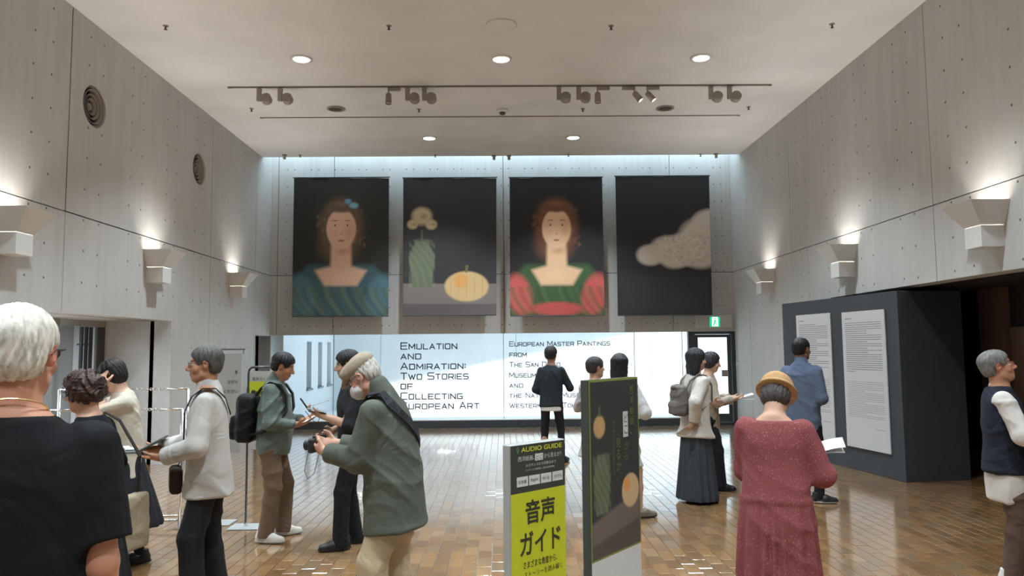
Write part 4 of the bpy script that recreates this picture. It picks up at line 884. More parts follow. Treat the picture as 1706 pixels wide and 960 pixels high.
class Person:
    def __init__(s, label, h, loc, heading, lean=0, hip=(0, 0), twist=0, head=(0, 0, 0), handL=None, handR=None, poleL=(-.6, -.5, -.6), poleR=(.6, -.5, -.6), dirL=None, dirR=None, palmL=(1, 0, 0), palmR=(-1, 0, 0),
                 curlL=35, curlR=35, feet=((-.1, 0, 8), (.1, 0, -8)), skin=(196, 150, 122), build=1., vox=.008, squat=0., neckf=0.):
        heading = heading-math.degrees(math.atan2(loc[0], loc[1]))     # heading is given relative to the line of sight
        s.h = h; k = s.k = h/1.70; s.vox = vox; s.bd = build; s.skin = skin; s.label = label
        s.root = thing('person', label, 'person', loc, R(heading)); s.M = Matrix.Translation(Vector(loc)) @ Matrix.Rotation(R(heading), 4, 'Z')
        s.P = V3(hip[0], hip[1], .93*k-squat); s.RT = rotm(twist, -lean); s.lean = lean; X, Y, Z = s.RT.T; s.X, s.Y, s.Z = X, Y, Z
        s.neck = s.P+Z*.515*k-Y*.005; s.shL = s.P+Z*.425*k-X*.160*k*build-Y*.005; s.shR = s.P+Z*.425*k+X*.160*k*build-Y*.005
        s.RH = s.RT @ rotm(head[0], head[1]+lean*.5*0, head[2]); fz = s.RH[:, 2]; s.hk = k**.5
        s.hc = s.neck+Z*.035*k+Y*(.012+neckf)+fz*.115*s.hk+s.RH[:, 1]*.012
        s.hipL, s.hipR = s.P+V3(-.088*k, 0, -.03*k), s.P+V3(.088*k, 0, -.03*k)
        s.feet = feet; s.ankL, s.ankR = V3(feet[0][0], feet[0][1], .09*k), V3(feet[1][0], feet[1][1], .09*k)
        s.kneeL, s.ankL = ik(s.hipL, s.ankL,   .418*k, .402*k, rotm(feet[0][2])@V3(0, 1, 0)); s.kneeR, s.ankR = ik(s.hipR, s.ankR,   .418*k, .402*k, rotm(feet[1][2])@V3(0, 1, 0))
        def W(p): return p
        hl = s.shL-s.Z*.52*k-s.X*.04+s.Y*.05 if handL is None else np.array(handL, float); hr = s.shR-s.Z*.52*k+s.X*.05+s.Y*.04 if handR is None else np.array(handR, float)
        s.elL, s.wrL = ik(s.shL, hl, .285*k, .25*k, poleL); s.elR, s.wrR = ik(s.shR, hr, .285*k, .25*k, poleR)
        s.dL = nrm(s.wrL-s.elL) if dirL is None else nrm(dirL); s.dR = nrm(s.wrR-s.elR) if dirR is None else nrm(dirR); s.pL, s.pR = palmL, palmR; s.cL, s.cR = curlL, curlR
    def H(s, *p): return s.hc+s.RH@(np.array(p, float)*s.hk)
    def Tt(s, *p): return s.P+s.RT@(np.array(p, float)*s.k)
    def link(s, name, me, m, parent=None): o = link(name, me, m, parent or s.root); return o
    def top(s, name, me_or_mb, m, label, cat, group=None):     # a carried thing: top-level, standing where the person holds it
        me = me_or_mb.mesh(name) if isinstance(me_or_mb, MB) else me_or_mb
        o = link(name, me, m); o.matrix_world = s.M; return tag(o, label, cat, group)
    def topthing(s, name, label, cat, group=None):
        o = thing(name, label, cat, (0, 0, 0), 0, group); o.matrix_world = s.M; return o
    def hand(s, F, w, d, palm, curl, right):
        n = np.array(palm, float); n = nrm(n-d*(n@d)); sd = np.cross(d, n)*(1 if right else -1)     # sd points to the thumb side
        q = s.hk; c = w+d*.045*q
        Rm = np.stack([sd, n, d], 1); F.ell(c, (.040*q, .017*q, .052*q), Rm, .012)
        F.rc(w-d*.02, w+d*.03*q, .024*q, .024*q, .015)
        for i, (off, L, rd) in enumerate(((.030, .074, .0092), (.011, .082, .0095), (-.009, .077, .0092), (-.028, .061, .0083))):
            b = w+d*.085*q+sd*off*q; a = 0; p = b
            for j, f in enumerate((.45, .32, .23)):
                a += R(curl)*(.55 if j == 0 else 1.0); dd = d*math.cos(a)+n*math.sin(a)+sd*off*.8*(1 if j == 0 else .3); e = p+nrm(dd)*L*f*q*1.05; F.rc(p, e, rd*q*(1-.08*j), rd*q*(.94-.08*j), .004); p = e
        b = w+d*.03*q+sd*.028*q+n*.008; p1 = b+(sd*.75+d*.65+n*.3)*.040*q; p2 = p1+(d*.85+sd*.2+n*.45)*.034*q; F.rc(b, p1, .014*q, .0115*q, .008); F.rc(p1, p2, .0112*q, .009*q, .004)
    def body(s, bald=None, hide_hands=False, brow=(50, 40, 36)):
        F = Field(); k, q = s.k, s.hk; RH = s.RH
        F.ell(s.H(0, -.014, .036), np.array((.074, .094, .080))*q, RH, .01); F.ell(s.H(0, .022, -.040), np.array((.060, .068, .075))*q, RH, .03)
        F.ell(s.H(0, .052, -.090), np.array((.030, .028, .022))*q, RH, .025); F.rc(s.H(-.045, .01, -.07), s.H(-.02, .055, -.095), .02*q, .018*q, .025); F.rc(s.H(.045, .01, -.07), s.H(.02, .055, -.095), .02*q, .018*q, .025)
        F.rc(s.H(-.034, .072, .024), s.H(.034, .072, .024), .013*q, .013*q, .012)
        for sx in (-1, 1):
            F.ell(s.H(sx*.031, .094, .003), np.array((.018, .012, .010))*q, RH, .01, 's'); F.ell(s.H(sx*.031, .073, .003), np.array((.0145, .0125, .0125))*q, RH, .002)
            F.ell(s.H(sx*.045, .055, -.032), np.array((.022, .02, .02))*q, RH, .02)
            F.ell(s.H(sx*.076, -.006, -.002), np.array((.011, .020, .033))*q, RH@rotm(-sx*22, -12), .005); F.ell(s.H(sx*.087, .001, .002), np.array((.007, .011, .019))*q, RH@rotm(-sx*22, -12), .004, 's')
            F.ell(s.H(sx*.0115, .096, -.034), np.array((.009, .011, .008))*q, RH, .006)
        F.rc(s.H(0, .084, .012), s.H(0, .108, -.028), .0075*q, .0125*q, .008)
        F.ell(s.H(0, .083, -.058), np.array((.022, .011, .0055))*q, RH, .005); F.ell(s.H(0, .081, -.069), np.array((.019, .011, .006))*q, RH, .005)
        F.rc(s.H(0, -.026, -.05), s.neck-s.Z*.02, .052*q*s.bd**.5, .058*k*s.bd**.5, .025); F.rc(s.H(0, -.01, -.075), s.neck+s.Y*.02, .044*q, .05*k, .02)
        b = s.bd
        F.loft(s.P, s.RT, [(-.16*k, 0, 0, .10*k*b, .085*k), (-.06*k, 0, 0, .155*k*b, .10*k), (.12*k, 0, .0, .135*k*b, .09*k), (.32*k, 0, 0, .155*k*b, .10*k), (.45*k, 0, -.01, .15*k*b, .08*k), (.52*k, 0, -.01, .06*k, .055*k)], .03)
        for sh, el, wr, d, p, c, rt in ((s.shL, s.elL, s.wrL, s.dL, s.pL, s.cL, False), (s.shR, s.elR, s.wrR, s.dR, s.pR, s.cR, True)):
            F.rc(sh, el, .05*k*b**.6, .040*k*b**.6, .03); F.rc(el, (el+wr)/2*1+0, .041*k*b**.6, .036*k*b**.6, .015); F.rc((el+wr)/2, wr, .036*k*b**.6, .026*k, .015); s.hand(F, wr, d, p, c, rt)
        for hp, kn, an, ft in ((s.hipL, s.kneeL, s.ankL, s.feet[0]), (s.hipR, s.kneeR, s.ankR, s.feet[1])):
            F.rc(hp, kn, .078*k, .052*k, .03); F.rc(kn, kn*.55+an*.45, .052*k, .05*k, .02); F.rc(kn*.55+an*.45, an, .05*k, .034*k, .02)
            fd = rotm(ft[2])@V3(0, 1, 0); F.rc(an-V3(0, 0, .03), an+fd*.13-V3(0, 0, .05), .035*k, .026*k, .02)
        me, P = F.mesh('body', s.vox)
        L = ((P-s.hc)@RH)/q; sk = lin(s.skin); C = np.tile(sk, (len(P), 1)); blush = lin((min(255, s.skin[0]+2), s.skin[1]-26, s.skin[2]-26))
        def mixc(m, c): nonlocal C; m = np.clip(m, 0, 1)[:, None]; C = C*(1-m)+np.array(c)*m
        hd = L[:, 2] > -.13
        ax = np.abs(L[:, 0]); fr = L[:, 1] > .03
        mixc((1-np.hypot((ax-.045)/.03, (L[:, 2]+.03)/.03))*hd*fr*.6, blush); mixc((1-np.hypot(L[:, 0]/.02, (L[:, 2]+.03)/.02))*hd*(L[:, 1] > .09)*.5, blush)
        mixc((ax > .07)*hd*(np.abs(L[:, 2]) < .05)*.4*(L[:, 1] > -.04), blush)
        mixc(2*(1.1-np.hypot(L[:, 0]/.024, (L[:, 2]+.0635)/.0105))*hd*(L[:, 1] > .07), lin((150, 86, 78)))
        mixc(3*(1-np.hypot((ax-.031)/.018, (L[:, 2]-.003)/.007))*hd*(L[:, 1] > .06), lin((222, 216, 210))); mixc(3*(1.1-np.hypot((ax-.031)/.0075, (L[:, 2]-.003)/.0075))*hd*(L[:, 1] > .06), lin((38, 28, 24)))
        mixc(3*(1-np.hypot((ax-.034)/.024, (L[:, 2]-.026-.1*(ax-.03))/.006))*hd*(L[:, 1] > .05), lin(brow)); mixc(3*(1-np.hypot((ax-.031)/.02, (L[:, 2]-.0115)/.003))*hd*(L[:, 1] > .06), lin((60, 44, 38)))
        paint(me, C); s.bodyo = s.link('body', me, SKINM); return s.bodyo
    # hair: shell over the skull, cut along the hairline
    def hair(s, style, rgb, vol=1., vox=None, streak=.0025, m=None):
        F = Field(); q = s.hk; RH = s.RH; v = vol
        F.ell(s.H(0, -.018, .040), np.array((.083*v, .103*v, .088*v))*q, RH, .01)
        if style in ('short', 'crop', 'grey'):
            F.ell(s.H(0, -.045, -.012), np.array((.076*v, .068*v, .065))*q, RH, .02)
        if style == 'bob': F.ell(s.H(0, -.03, -.02), np.array((.09*v, .085*v, .085))*q, RH, .03)
        if style == 'long':
            F.loft(s.H(0, -.03, 0), RH, [(.06, 0, 0, .08, .08), (-.06, 0, -.01, .088*v, .072), (-.16, 0, -.02, .085*v, .05), (-.30, 0, -.03, .07, .035)], .03)
        if style == 'curly': F.ell(s.H(0, -.03, .0), np.array((.098*v, .098*v, .09))*q, RH, .04); F.ell(s.H(0, .03, .075), np.array((.075, .05, .04))*q, RH, .03)
        # face opening
        low = {'short': -.022, 'crop': -.014, 'grey': -.022, 'bob': -.3, 'long': -.5, 'curly': -.06}[style]
        fz = .062 if style != 'crop' else .066
        F.ell(s.H(0, .135, -.042), np.array((.080 if style in ('bob', 'long') else .10, .105, .118 if fz < .065 else .12))*q, RH, .016, 's')
        if style in ('short', 'crop', 'grey'):
            for sx in (-1, 1): F.ell(s.H(sx*.096, .004, -.040), np.array((.045, .052, .064))*q, RH, .010, 's')
            F.add(lambda x, y, z: ((x-s.hc[0])*RH[0, 2]+(y-s.hc[1])*RH[1, 2]+(z-s.hc[2])*RH[2, 2]) - (-.068*q), s.hc-.2, s.hc+.2, .01, 's')
        if style == 'curly': F.add(lambda x, y, z: ((x-s.hc[0])*RH[0, 2]+(y-s.hc[1])*RH[1, 2]+(z-s.hc[2])*RH[2, 2]) - (-.085*q), s.hc-.2, s.hc+.2, .01, 's')
        c = s.hc
        def disp(x, y, z):
            L = [(x-c[0])*RH[0, i]+(y-c[1])*RH[1, i]+(z-c[2])*RH[2, i] for i in range(3)]; an = np.arctan2(L[0], L[1]+.02)
            if style == 'curly': return -.007*(np.sin(75*L[0]+9*np.sin(40*L[2]))*np.sin(70*L[1]+6*np.sin(50*L[0]))+np.sin(80*L[2]+5*np.sin(44*L[1])))
            return -streak*(np.sin(an*34+6*np.sin(22*L[2]))+.8*np.sin(an*19-30*L[2]+3*np.sin(30*L[0])))
        me, P = F.mesh('hair', vox or min(s.vox, .006), disp)
        m = m or mat('hair_%d_%d_%d' % rgb, srgb(*rgb), .5, noise=.35, nscale=60, stretch=(1, 1, .3), bump=.4, bscale=120, spec=.4)
        return s.link('hair', me, m)
    def cuff(s, side, upto):
        sh, el, wr = (s.shL, s.elL, s.wrL) if side == 'L' else (s.shR, s.elR, s.wrR)
        return (el+(wr-el)*upto, nrm(wr-el)) if upto > 0 else (sh+(el-sh)*-upto, nrm(el-sh))
    def sleeve(s, F, side, r=(.072, .058, .048), upto=1., k=.02):
        sh, el, wr = (s.shL, s.elL, s.wrL) if side == 'L' else (s.shR, s.elR, s.wrR); kk = s.k; e, d = s.cuff(side, upto)
        if upto < 0: F.rc(sh, e, r[0]*.84*kk*s.bd**.5, r[1]*kk*s.bd**.5, .05)
        else: F.rc(sh, el, r[0]*.84*kk*s.bd**.5, r[1]*kk*s.bd**.5, .05); F.rc(el, e, r[1]*kk, r[2]*kk, k)
    def garment(s, name, m, stations, sleeves=None, upto=1., sk=.02, collar=None, fold=.004, seed=1, ff=1., extra=None, vox=None, rnd=.02, pw=2.3, ncut=True, pleat=None, cuts=()):
        F = Field(); kk = s.k; tl = math.tan(R(s.lean))
        if sleeves:
            for sd in 'LR': s.sleeve(F, sd, sleeves, upto, sk)
            for sd in 'LR':
                e, d = s.cuff(sd, upto); c = e+d*.07
                def fn(x, y, z, e=e, d=d, c=c): return np.maximum(-((x-e[0])*d[0]+(y-e[1])*d[1]+(z-e[2])*d[2]), np.sqrt((x-c[0])**2+(y-c[1])**2+(z-c[2])**2)-.1)
                F.add(fn, c-.1, c+.1, .009, 's')
        F.loft(s.P, s.RT, [(z*kk, cx*kk, (cy+max(0, .05-z)*tl)*kk, rx*kk*s.bd, ry*kk*s.bd**.5) for z, cx, cy, rx, ry in stations], .035 if sleeves else .01, rnd=rnd, pw=pw, pleat=pleat)
        if collar: a, b, r1, r2 = collar; F.rc(s.neck+s.Z*a*kk-s.Y*.01, s.neck+s.Z*b*kk+s.Y*.01, r1*kk, r2*kk, .02)
        if extra: extra(F)
        for p, n in cuts: F.cutplane(p, n)
        me, P = F.mesh(name, vox or s.vox, folds(fold, ff, seed) if fold else None)
        return s.link(name, me, m)
    def trousers(s, m, r=(.098, .078, .068), top=.07, fold=.004, seed=2, length=1., name='trousers', vox=None):
        F = Field(); k = s.k; b = s.bd
        F.loft(s.P, rotm(0), [(-.15*k, 0, -.0, .13*k*b, .095*k), (-.08*k, 0, -.01, .162*k*b, .115*k), (0, 0, 0, .155*k*b, .11*k), (top*k, 0, 0, .14*k*b, .1*k)], .02)
        for hp, kn, an in ((s.hipL, s.kneeL, s.ankL), (s.hipR, s.kneeR, s.ankR)):
            F.rc(hp-V3(0, 0, .02), kn, r[0]*k, r[1]*k, .03)
            e = kn+(an-V3(0, 0, .05*k)-kn)*length; F.rc(kn, e, r[1]*k, r[2]*k, .02)
            fn = lambda x, y, z, e=e: np.maximum(z-e[2], np.sqrt((x-e[0])**2+(y-e[1])**2)-.13)
            F.add(fn, e-.13, e+V3(.13, .13, .01), .004, 's')
        me, P = F.mesh(name, vox or s.vox, folds(fold, .8, seed)); return s.link(name, me, m)
    def skirt(s, m, hem, rx, ry, top=.1, waist=(.15, .115), n=16, amp=.012, name='skirt', off=(0, 0), vox=None):
        F = Field(); k = s.k; z0 = hem-s.P[2]
        st = [(top*k, 0, 0, waist[0]*k, waist[1]*k), (-.08*k, 0, 0, .18*k, .13*k), (z0*.55, off[0]*.5, off[1]*.5, (rx+.17*k)/2, (ry+.13*k)/2), (z0, off[0], off[1], rx, ry)]
        F.loft(s.P, rotm(0), st, .02, pleat=lambda a, z: amp*np.sin(a*n+1.3*np.sin(a*3))*np.clip((top*k-z)/(top*k-z0), 0, 1), rnd=.006)
        me, P = F.mesh(name, vox or s.vox, None); return s.link(name, me, m)
    def shoes(s, m, sole=(30, 30, 30), rgb=None, L=.255, heel=0., style='shoe'):
        rgb = rgb or m; 
        for ft, an in ((s.feet[0], s.ankL), (s.feet[1], s.ankR)):
            F = Field(); k = s.k**.5; Rf = rotm(ft[2]); o = V3(ft[0], ft[1], 0)
            T_ = lambda *p: o+Rf@(np.array(p)*k)
            F.rc(T_(0, -.045, .045), T_(0, .06, .046), .040*k, .042*k, .02); F.rc(T_(0, .06, .040), T_(0, .155, .030), .044*k, .033*k, .03); F.rc(T_(0, -.035, .07), T_(0, -.03, .10), .038*k, .040*k, .02)
            F.ell(T_(0, .05, .018), np.array((.047, .145, .022))*k, Rf, .01); F.cutplane((0, 0, .003), (0, 0, -1), .002); F.cutplane(T_(0, 0, .115), (0, 0, 1), .003)
            me, P = F.mesh('shoe', .007); C = np.where((P[:, 2] < .022)[:, None], lin(sole), lin(rgb)); paint(me, C)
            s.link('shoe', me, mat('shoe_leather', (.1, .1, .1, 1), .45, attr='Col'))
    def glasses(s, m=None, lens=None, r=(.024, .017)):
        mb = MB(); g = s.H; c = [];
        for sx in (-1, 1):
            mb.tube([g(sx*.033+r[0]*math.cos(a), .098, .002+r[1]*math.sin(a)) for a in [i*math.pi/8 for i in range(17)]], .0016, 6, False)
            mb.tube([g(sx*(.033+r[0]), .097, .008), g(sx*.078, .08, .012), g(sx*.083, .0, .012), g(sx*.081, -.02, -.002)], .0018, 6)
        mb.tube([g(-.010, .099, .004), g(0, .104, .007), g(.010, .099, .004)], .0016, 6); o = mb.build('glasses', m or mat('thin_metal_frame', (.16, .15, .14, 1), .3, .7), s.root)
        if lens:
            for sx in (-1, 1):
                lb = MB(); n0 = 0; lb.v = [tuple(g(sx*.033+r[0]*math.cos(a), .098, .002+r[1]*math.sin(a))) for a in [i*math.pi/8 for i in range(16)]]; lb.f = [tuple(range(16))]; lb.c = [None]; lb.build('lens', lens, o)
# ------------------------------------------------------------------ the visitors
JK = [(-.28, 0, 0, .205, .15), (-.1, 0, 0, .195, .142), (.1, 0, 0, .18, .13), (.3, 0, .004, .192, .132), (.40, 0, -.004, .180, .118), (.455, 0, -.01, .140, .098), (.515, 0, -.008, .078, .075)]
def hem(st, z, rx=None, ry=None): q = [p for p in st if p[0] > z+.03]; return [(z, 0, 0, rx or st[0][3], ry or st[0][4])]+q
def slim(st, k): return [(z, a, b, rx*k, ry*k) for z, a, b, rx, ry in st]
def spot(px, y): p = at(px, 700, y=y); return Vector((p.x, y, 0))
PAPER = mat('white_paper', srgb(222, 222, 220), .7); BLK = fabric('black', (40, 41, 45)); NAVY = fabric('navy', (38, 43, 56))
def sheet(mb, c, u, v, bend=.0, n=6, th=.0015):     # curved leaflet, c centre, u and v half edges
    c, u, v = Vector(c), Vector(u), Vector(v); nn = u.cross(v).normalized(); g = []
    for i in range(n+1):
        t = 2*i/n-1; g.append([c+u*t+v*w+nn*bend*(1-t*t) for w in (-1, 1)])
    for a, b in zip(g, g[1:]): mb.quad(a[0], b[0], b[1], a[1]); mb.quad(a[0]-nn*th, a[1]-nn*th, b[1]-nn*th, b[0]-nn*th)
    return mb

# white-haired man in black T-shirt, close foreground
p = Person('white-haired man with glasses in black T-shirt, seen from behind, closest to the viewer', 1.79, spot(22, 1.97), -12, lean=2, head=(-11, 2, 0), skin=(206, 146, 118), build=1.06, vox=.007, feet=((-.13, 0, 10), (.13, 0, -10)), handL=None, handR=(.21, .14, .92), poleR=(.15, -1, 0))
p.body(brow=(200, 195, 188)); p.hair('short', (226, 218, 206), 1.06, .0045, .0022)
p.garment('t_shirt', fabric('black_tee', (19, 19, 22)), hem(JK, -.12, .20, .15), (.084, .078, .07), -.82, fold=.004, seed=3, ff=.7, vox=.0052)
p.trousers(fabric('charcoal', (50, 50, 52))); p.shoes((40, 36, 34), rgb=(40, 36, 34)); p.glasses(mat('dark_glasses_frame', (.03, .03, .035, 1), .3), mat('tinted_lens', (.12, .12, .12, 1), .1))
mb = MB(); mb.tube([p.neck+p.X*.075*math.cos(a)+p.Y*(.072*math.sin(a)-.004)+p.Z*(.012-.03*math.sin(a)) for a in [i*math.pi/12 for i in range(25)]], .0025, 6, False); mb.build('necklace', mat('gold', (.8, .6, .3, 1), .3, 1.), p.root)

# curly-haired woman in black
p = Person('woman with curly dark brown hair in long black clothes, a tote bag on her shoulder', 1.55, spot(160, 4.45), 62, lean=5, head=(0, -6, 0), skin=(206, 160, 136), handL=(-.2, .2, .95), handR=(.2, .2, .92))
p.body(); p.hair('curly', (66, 46, 40), 1.06, .006); p.garment('jacket', fabric('black_coat', (30, 32, 36)), hem(JK, -.26, .225, .175), (.074, .06, .052), .97, fold=.004, seed=4)
p.skirt(BLK, .28, .24, .2); p.shoes((26, 24, 24), rgb=(26, 24, 24)); p.glasses()
t = p.topthing('tote_bag', 'beige cloth tote bag hanging on the shoulder of the curly-haired woman', 'bag')
bx = p.shR+p.X*.1-p.Y*.12; F = Field(); F.box(bx+V3(.0, -.02, -.60), (.13, .028, .17), rotm(-14), .025); me, P_ = F.mesh('bag_body', .009, folds(.004, 1, 2)); link('bag_body', me, fabric('beige_canvas', (178, 166, 142)), t)
mb = MB(); sh = p.shR+p.Z*.085; mb.ribbon([bx+V3(-.04, .0, -.43), bx+V3(-.02, .06, -.2), sh+V3(.0, .03, -.02), sh+V3(0, -.01, .0), sh+V3(.02, -.09, -.05), bx+V3(-.01, -.06, -.2), bx+V3(.04, -.03, -.43)], (1, 0, 0), .03, .005); mb.build('strap', fabric('dark_strap', (52, 48, 46)), t)

# woman in cream jacket raising her hands to her face
p = Person('woman in cream jacket and long black skirt raising both hands to her head', 1.62, spot(214, 6.0), 96, lean=7, head=(-8, -18, 0), skin=(224, 186, 162), handL=(-.10, .20, 1.42), handR=(.09, .20, 1.41), poleL=(-.35, .3, -1), poleR=(.35, .3, -1), dirL=(.45, -.1, 1), dirR=(-.4, -.1, 1), palmL=(.6, -.8, 0), palmR=(-.6, -.8, 0), curlL=28, curlR=28, feet=((-.08, .05, 5), (.1, -.12, -8)))
p.body(); p.hair('bob', (34, 28, 28), 1.0); mb = MB(); mb.tube([p.H(.09*math.cos(a), -.02, .05+.085*math.sin(a)) for a in [i*math.pi/14 for i in range(15)]], .006, 8); mb.build('hair_band', BLACK, p.root)
p.garment('jacket', fabric('cream', (208, 200, 184)), hem(JK, -.20, .215, .165), (.076, .064, .058), .22, fold=.005, seed=5); p.skirt(BLK, .33, .26, .24, off=(0, -.03)); p.shoes((24, 24, 26), rgb=(24, 24, 26))
F = Field()
for kn, an in ((p.kneeL, p.ankL), (p.kneeR, p.ankR)): F.rc(kn, kn*.5+an*.5, .055, .052, .01); F.rc(kn*.5+an*.5, an, .052, .038, .01)
me, _ = F.mesh('stockings', .008); p.link('stockings', me, fabric('stocking', (34, 33, 36)))

# man in white jacket holding an open case
p = Person('grey-haired man in white jacket and black trousers holding a flat open case', 1.70, spot(350, 5.05), 84, lean=2, head=(6, 0, 0), skin=(184, 134, 104), handL=(-.13, .26, 1.01), handR=(.05, .31, 1.04), dirL=(.15, 1, .05), dirR=(-.1, 1, .05), palmL=(0, 0, 1), palmR=(0, 0, 1), curlL=20, curlR=20, feet=((-.1, .06, 8), (.1, -.08, -8)), build=1.03, vox=.007)
p.body(); p.hair('grey', (84, 80, 78), 1.03, .005); p.garment('jacket', fabric('white_linen', (196, 192, 186), noise=.03), hem(JK, -.19, .20, .155), (.076, .066, .058), .97, fold=.0055, seed=7, ff=.9, vox=.0075, collar=(-.02, .03, .08, .07))
F = Field(); F.loft(p.P, p.RT, [(.2, 0, .07, .07, .075), (.44, 0, .05, .06, .062), (.5, 0, .02, .06, .06), (.56, 0, .006, .06, .062)], .02); me, _ = F.mesh('shirt', .007); p.link('shirt', me, fabric('pale_shirt', (206, 190, 184)))
p.trousers(fabric('black_trousers', (34, 34, 36)), (.1, .082, .074)); p.shoes((60, 56, 52), rgb=(60, 56, 52), sole=(180, 178, 170)); p.glasses()
t = p.topthing('open_case', 'flat grey open case held by the white-jacketed man', 'case'); c = V3(-.04, .40, 1.055); CM = mat('grey_case', srgb(120, 124, 126), .4)
Mx = Matrix.Translation(c); mb = MB(); mb.bbox(-.11, .11, .0, .17, -.012, .004, .004, Mx); mb.build('tray', CM, t); mb = MB(); mb.bbox(-.11, .11, -.155, 0, -.007, .007, .004, Mx @ Matrix.Rotation(R(-28), 4, 'X')); mb.build('lid', mat('dark_case', srgb(72, 74, 74), .4), t)
for q in ((-.05, .06), (.03, .11)): mb = MB(); mb.bbox(q[0]-.035, q[0]+.035, q[1]-.03, q[1]+.03, .004, .02, .008, Mx); mb.build('device', PAPER, t)
t = p.topthing('shoulder_bag', 'dark brown shoulder bag with black strap worn by the white-jacketed man', 'bag')
F = Field(); F.box(p.Tt(.04, .21, -.08), (.11, .04, .085), rotm(10), .03); me, _ = F.mesh('bag_body', .008); link('bag_body', me, fabric('brown_bag', (58, 48, 44)), t)
mb = MB(); mb.ribbon([p.Tt(-.02, -.14, .33), p.Tt(-.08, -.115, .44), p.Tt(-.105, -.06, .505), p.Tt(-.105, .02, .51), p.Tt(-.085, .09, .46), p.Tt(-.045, .14, .36), p.Tt(-.0, .152, .2), p.Tt(.03, .165, .06), p.Tt(.04, .2, 0)], [p.X]*9, .028, .006); mb.build('strap', fabric('black_strap', (44, 42, 42)), t)

# man in grey-green jacket with black backpack
p = Person('man in grey-green jacket and brown trousers with black backpack, reading a leaflet', 1.65, Vector(at(452, 899, z=0)), -104, lean=3, head=(0, -17, 0), skin=(178, 128, 100), handL=(-.09, .24, 1.04), handR=(.09, .22, 1.02), dirL=(.35, 1, .1), dirR=(-.3, 1, .12), palmL=(.3, 0, 1), palmR=(-.3, 0, 1), curlL=40, curlR=40, feet=((-.13, .06, 25), (.12, -.03, -12)), build=1.08, vox=.0075)
p.body(); p.hair('short', (30, 29, 32), 1.05, .0055, .003); GG = fabric('grey_green', (98, 108, 102), .6)
p.garment('jacket', GG, [(-.16, 0, 0, .178, .135), (-.11, 0, 0, .195, .15)]+[(.1, 0, .01, .2, .155), (.3, 0, .006, .2, .142)]+[q for q in JK if q[0] > .35], (.082, .07, .05), .95, fold=.006, seed=8, ff=.9, collar=(.0, .05, .076, .066))
p.trousers(fabric('brown_trousers', (112, 92, 74)), (.102, .086, .078), fold=.006); p.shoes((206, 200, 192), rgb=(206, 200, 192), sole=(190, 186, 180))
t = p.topthing('backpack', 'black backpack on the back of the man in grey-green jacket', 'backpack')
F = Field(); F.box(p.Tt(0, -.24, .17), (.145, .085, .22), p.RT, .06); F.box(p.Tt(0, -.335, .08), (.11, .04, .11), p.RT, .03, .012); F.box(p.Tt(0, -.21, .40), (.03, .015, .03), p.RT, .012, .01); me, _ = F.mesh('pack_body', .009, folds(.004, 1.2, 3)); BPK = fabric('black_nylon', (26, 27, 30), .6); link('pack_body', me, BPK, t)
for sx in (-1, 1):
    mb = MB(); mb.ribbon([p.Tt(sx*.10, -.155, .38), p.Tt(sx*.10, -.11, .455), p.Tt(sx*.105, -.03, .51), p.Tt(sx*.112, .06, .488), p.Tt(sx*.12, .125, .40), p.Tt(sx*.135, .142, .27), p.Tt(sx*.175, .09, .14), p.Tt(sx*.19, -.05, .06), p.Tt(sx*.14, -.17, .03)], [p.X*1.0+V3(0, 0, .001)]*9, .055, .014); mb.build('shoulder_strap', BPK, t)
mb = MB(); sheet(mb, (.0, .36, 1.075), (.10, .0, .0), (0, .085, .05), .012); p.top('leaflet', mb, PAPER, 'white leaflet in the hands of the man with the black backpack', 'leaflet')

# person in black holding out a phone
p = Person('person all in black holding out a phone, half hidden by the man in a cap', 1.66, spot(588, 6.6), 94, lean=2, head=(0, -8, 0), skin=(186, 146, 124), handL=(-.10, .27, 1.13), handR=(.12, .16, .98), dirL=(.1, 1, .35), palmL=(.2, -.3, 1), curlL=45, poleL=(-.5, -.5, -1), feet=((-.10, .10, 4), (.1, -.05, -10)))
p.body(); p.hair('short', (24, 23, 25), 1.07); p.garment('shirt', BLK, hem(JK, -.2, .19, .14), (.074, .07, .062), .12, fold=.004, seed=9); p.trousers(fabric('black_slacks', (28, 29, 33)), (.092, .076, .068)); p.shoes((22, 22, 24), rgb=(22, 22, 24))
t = p.topthing('smartphone', 'black phone held out in the hand of the person in black', 'phone'); hp = p.wrL+p.dL*.12; Mx = Matrix.Translation(hp+V3(.01, .02, .05)) @ Matrix.Rotation(R(-35), 4, 'X')
mb = MB(); mb.bbox(-.036, .036, -.006, .006, -.072, .072, .004, Mx); mb.build('case', BLACK, t); mb = MB(); mb.quad(*[Mx @ Vector(q) for q in ((.032, .0068, -.066), (-.032, .0068, -.066), (-.032, .0068, .066), (.032, .0068, .066))]); mb.build('screen', mat('dark_screen', (.03, .03, .035, 1), .1), t)
t = p.topthing('earphone_cord', 'thin dark earphone cord looping down from the phone of the person in black', 'cord')
h0 = hp+V3(0, .02, .0); mb = MB(); mb.tube([h0, h0+V3(.0, -.1, -.12), h0+V3(0, -.12, -.35), h0+V3(0, -.08, -.52), h0+V3(.01, -.03, -.57), h0+V3(.02, .0, -.5), h0+V3(.02, -.04, -.3), h0+V3(.03, -.12, -.06), h0+V3(.03, -.1, .02)], .0028, 6); mb.build('cord', BLACK, t)
mb = MB(); e = h0+V3(0, -.15, -.22); mb.bbox(e[0]-.02, e[0]+.02, e[1]-.025, e[1]+.025, e[2]-.035, e[2]+.02, .008); mb.build('audio_player', BLACK, t); mb = MB(); mb.tube([h0+V3(0, .0, .03), h0+V3(0, -.12, .06), h0+V3(0, -.2, .085)], .002, 6); mb.build('antenna', GREYM, t)
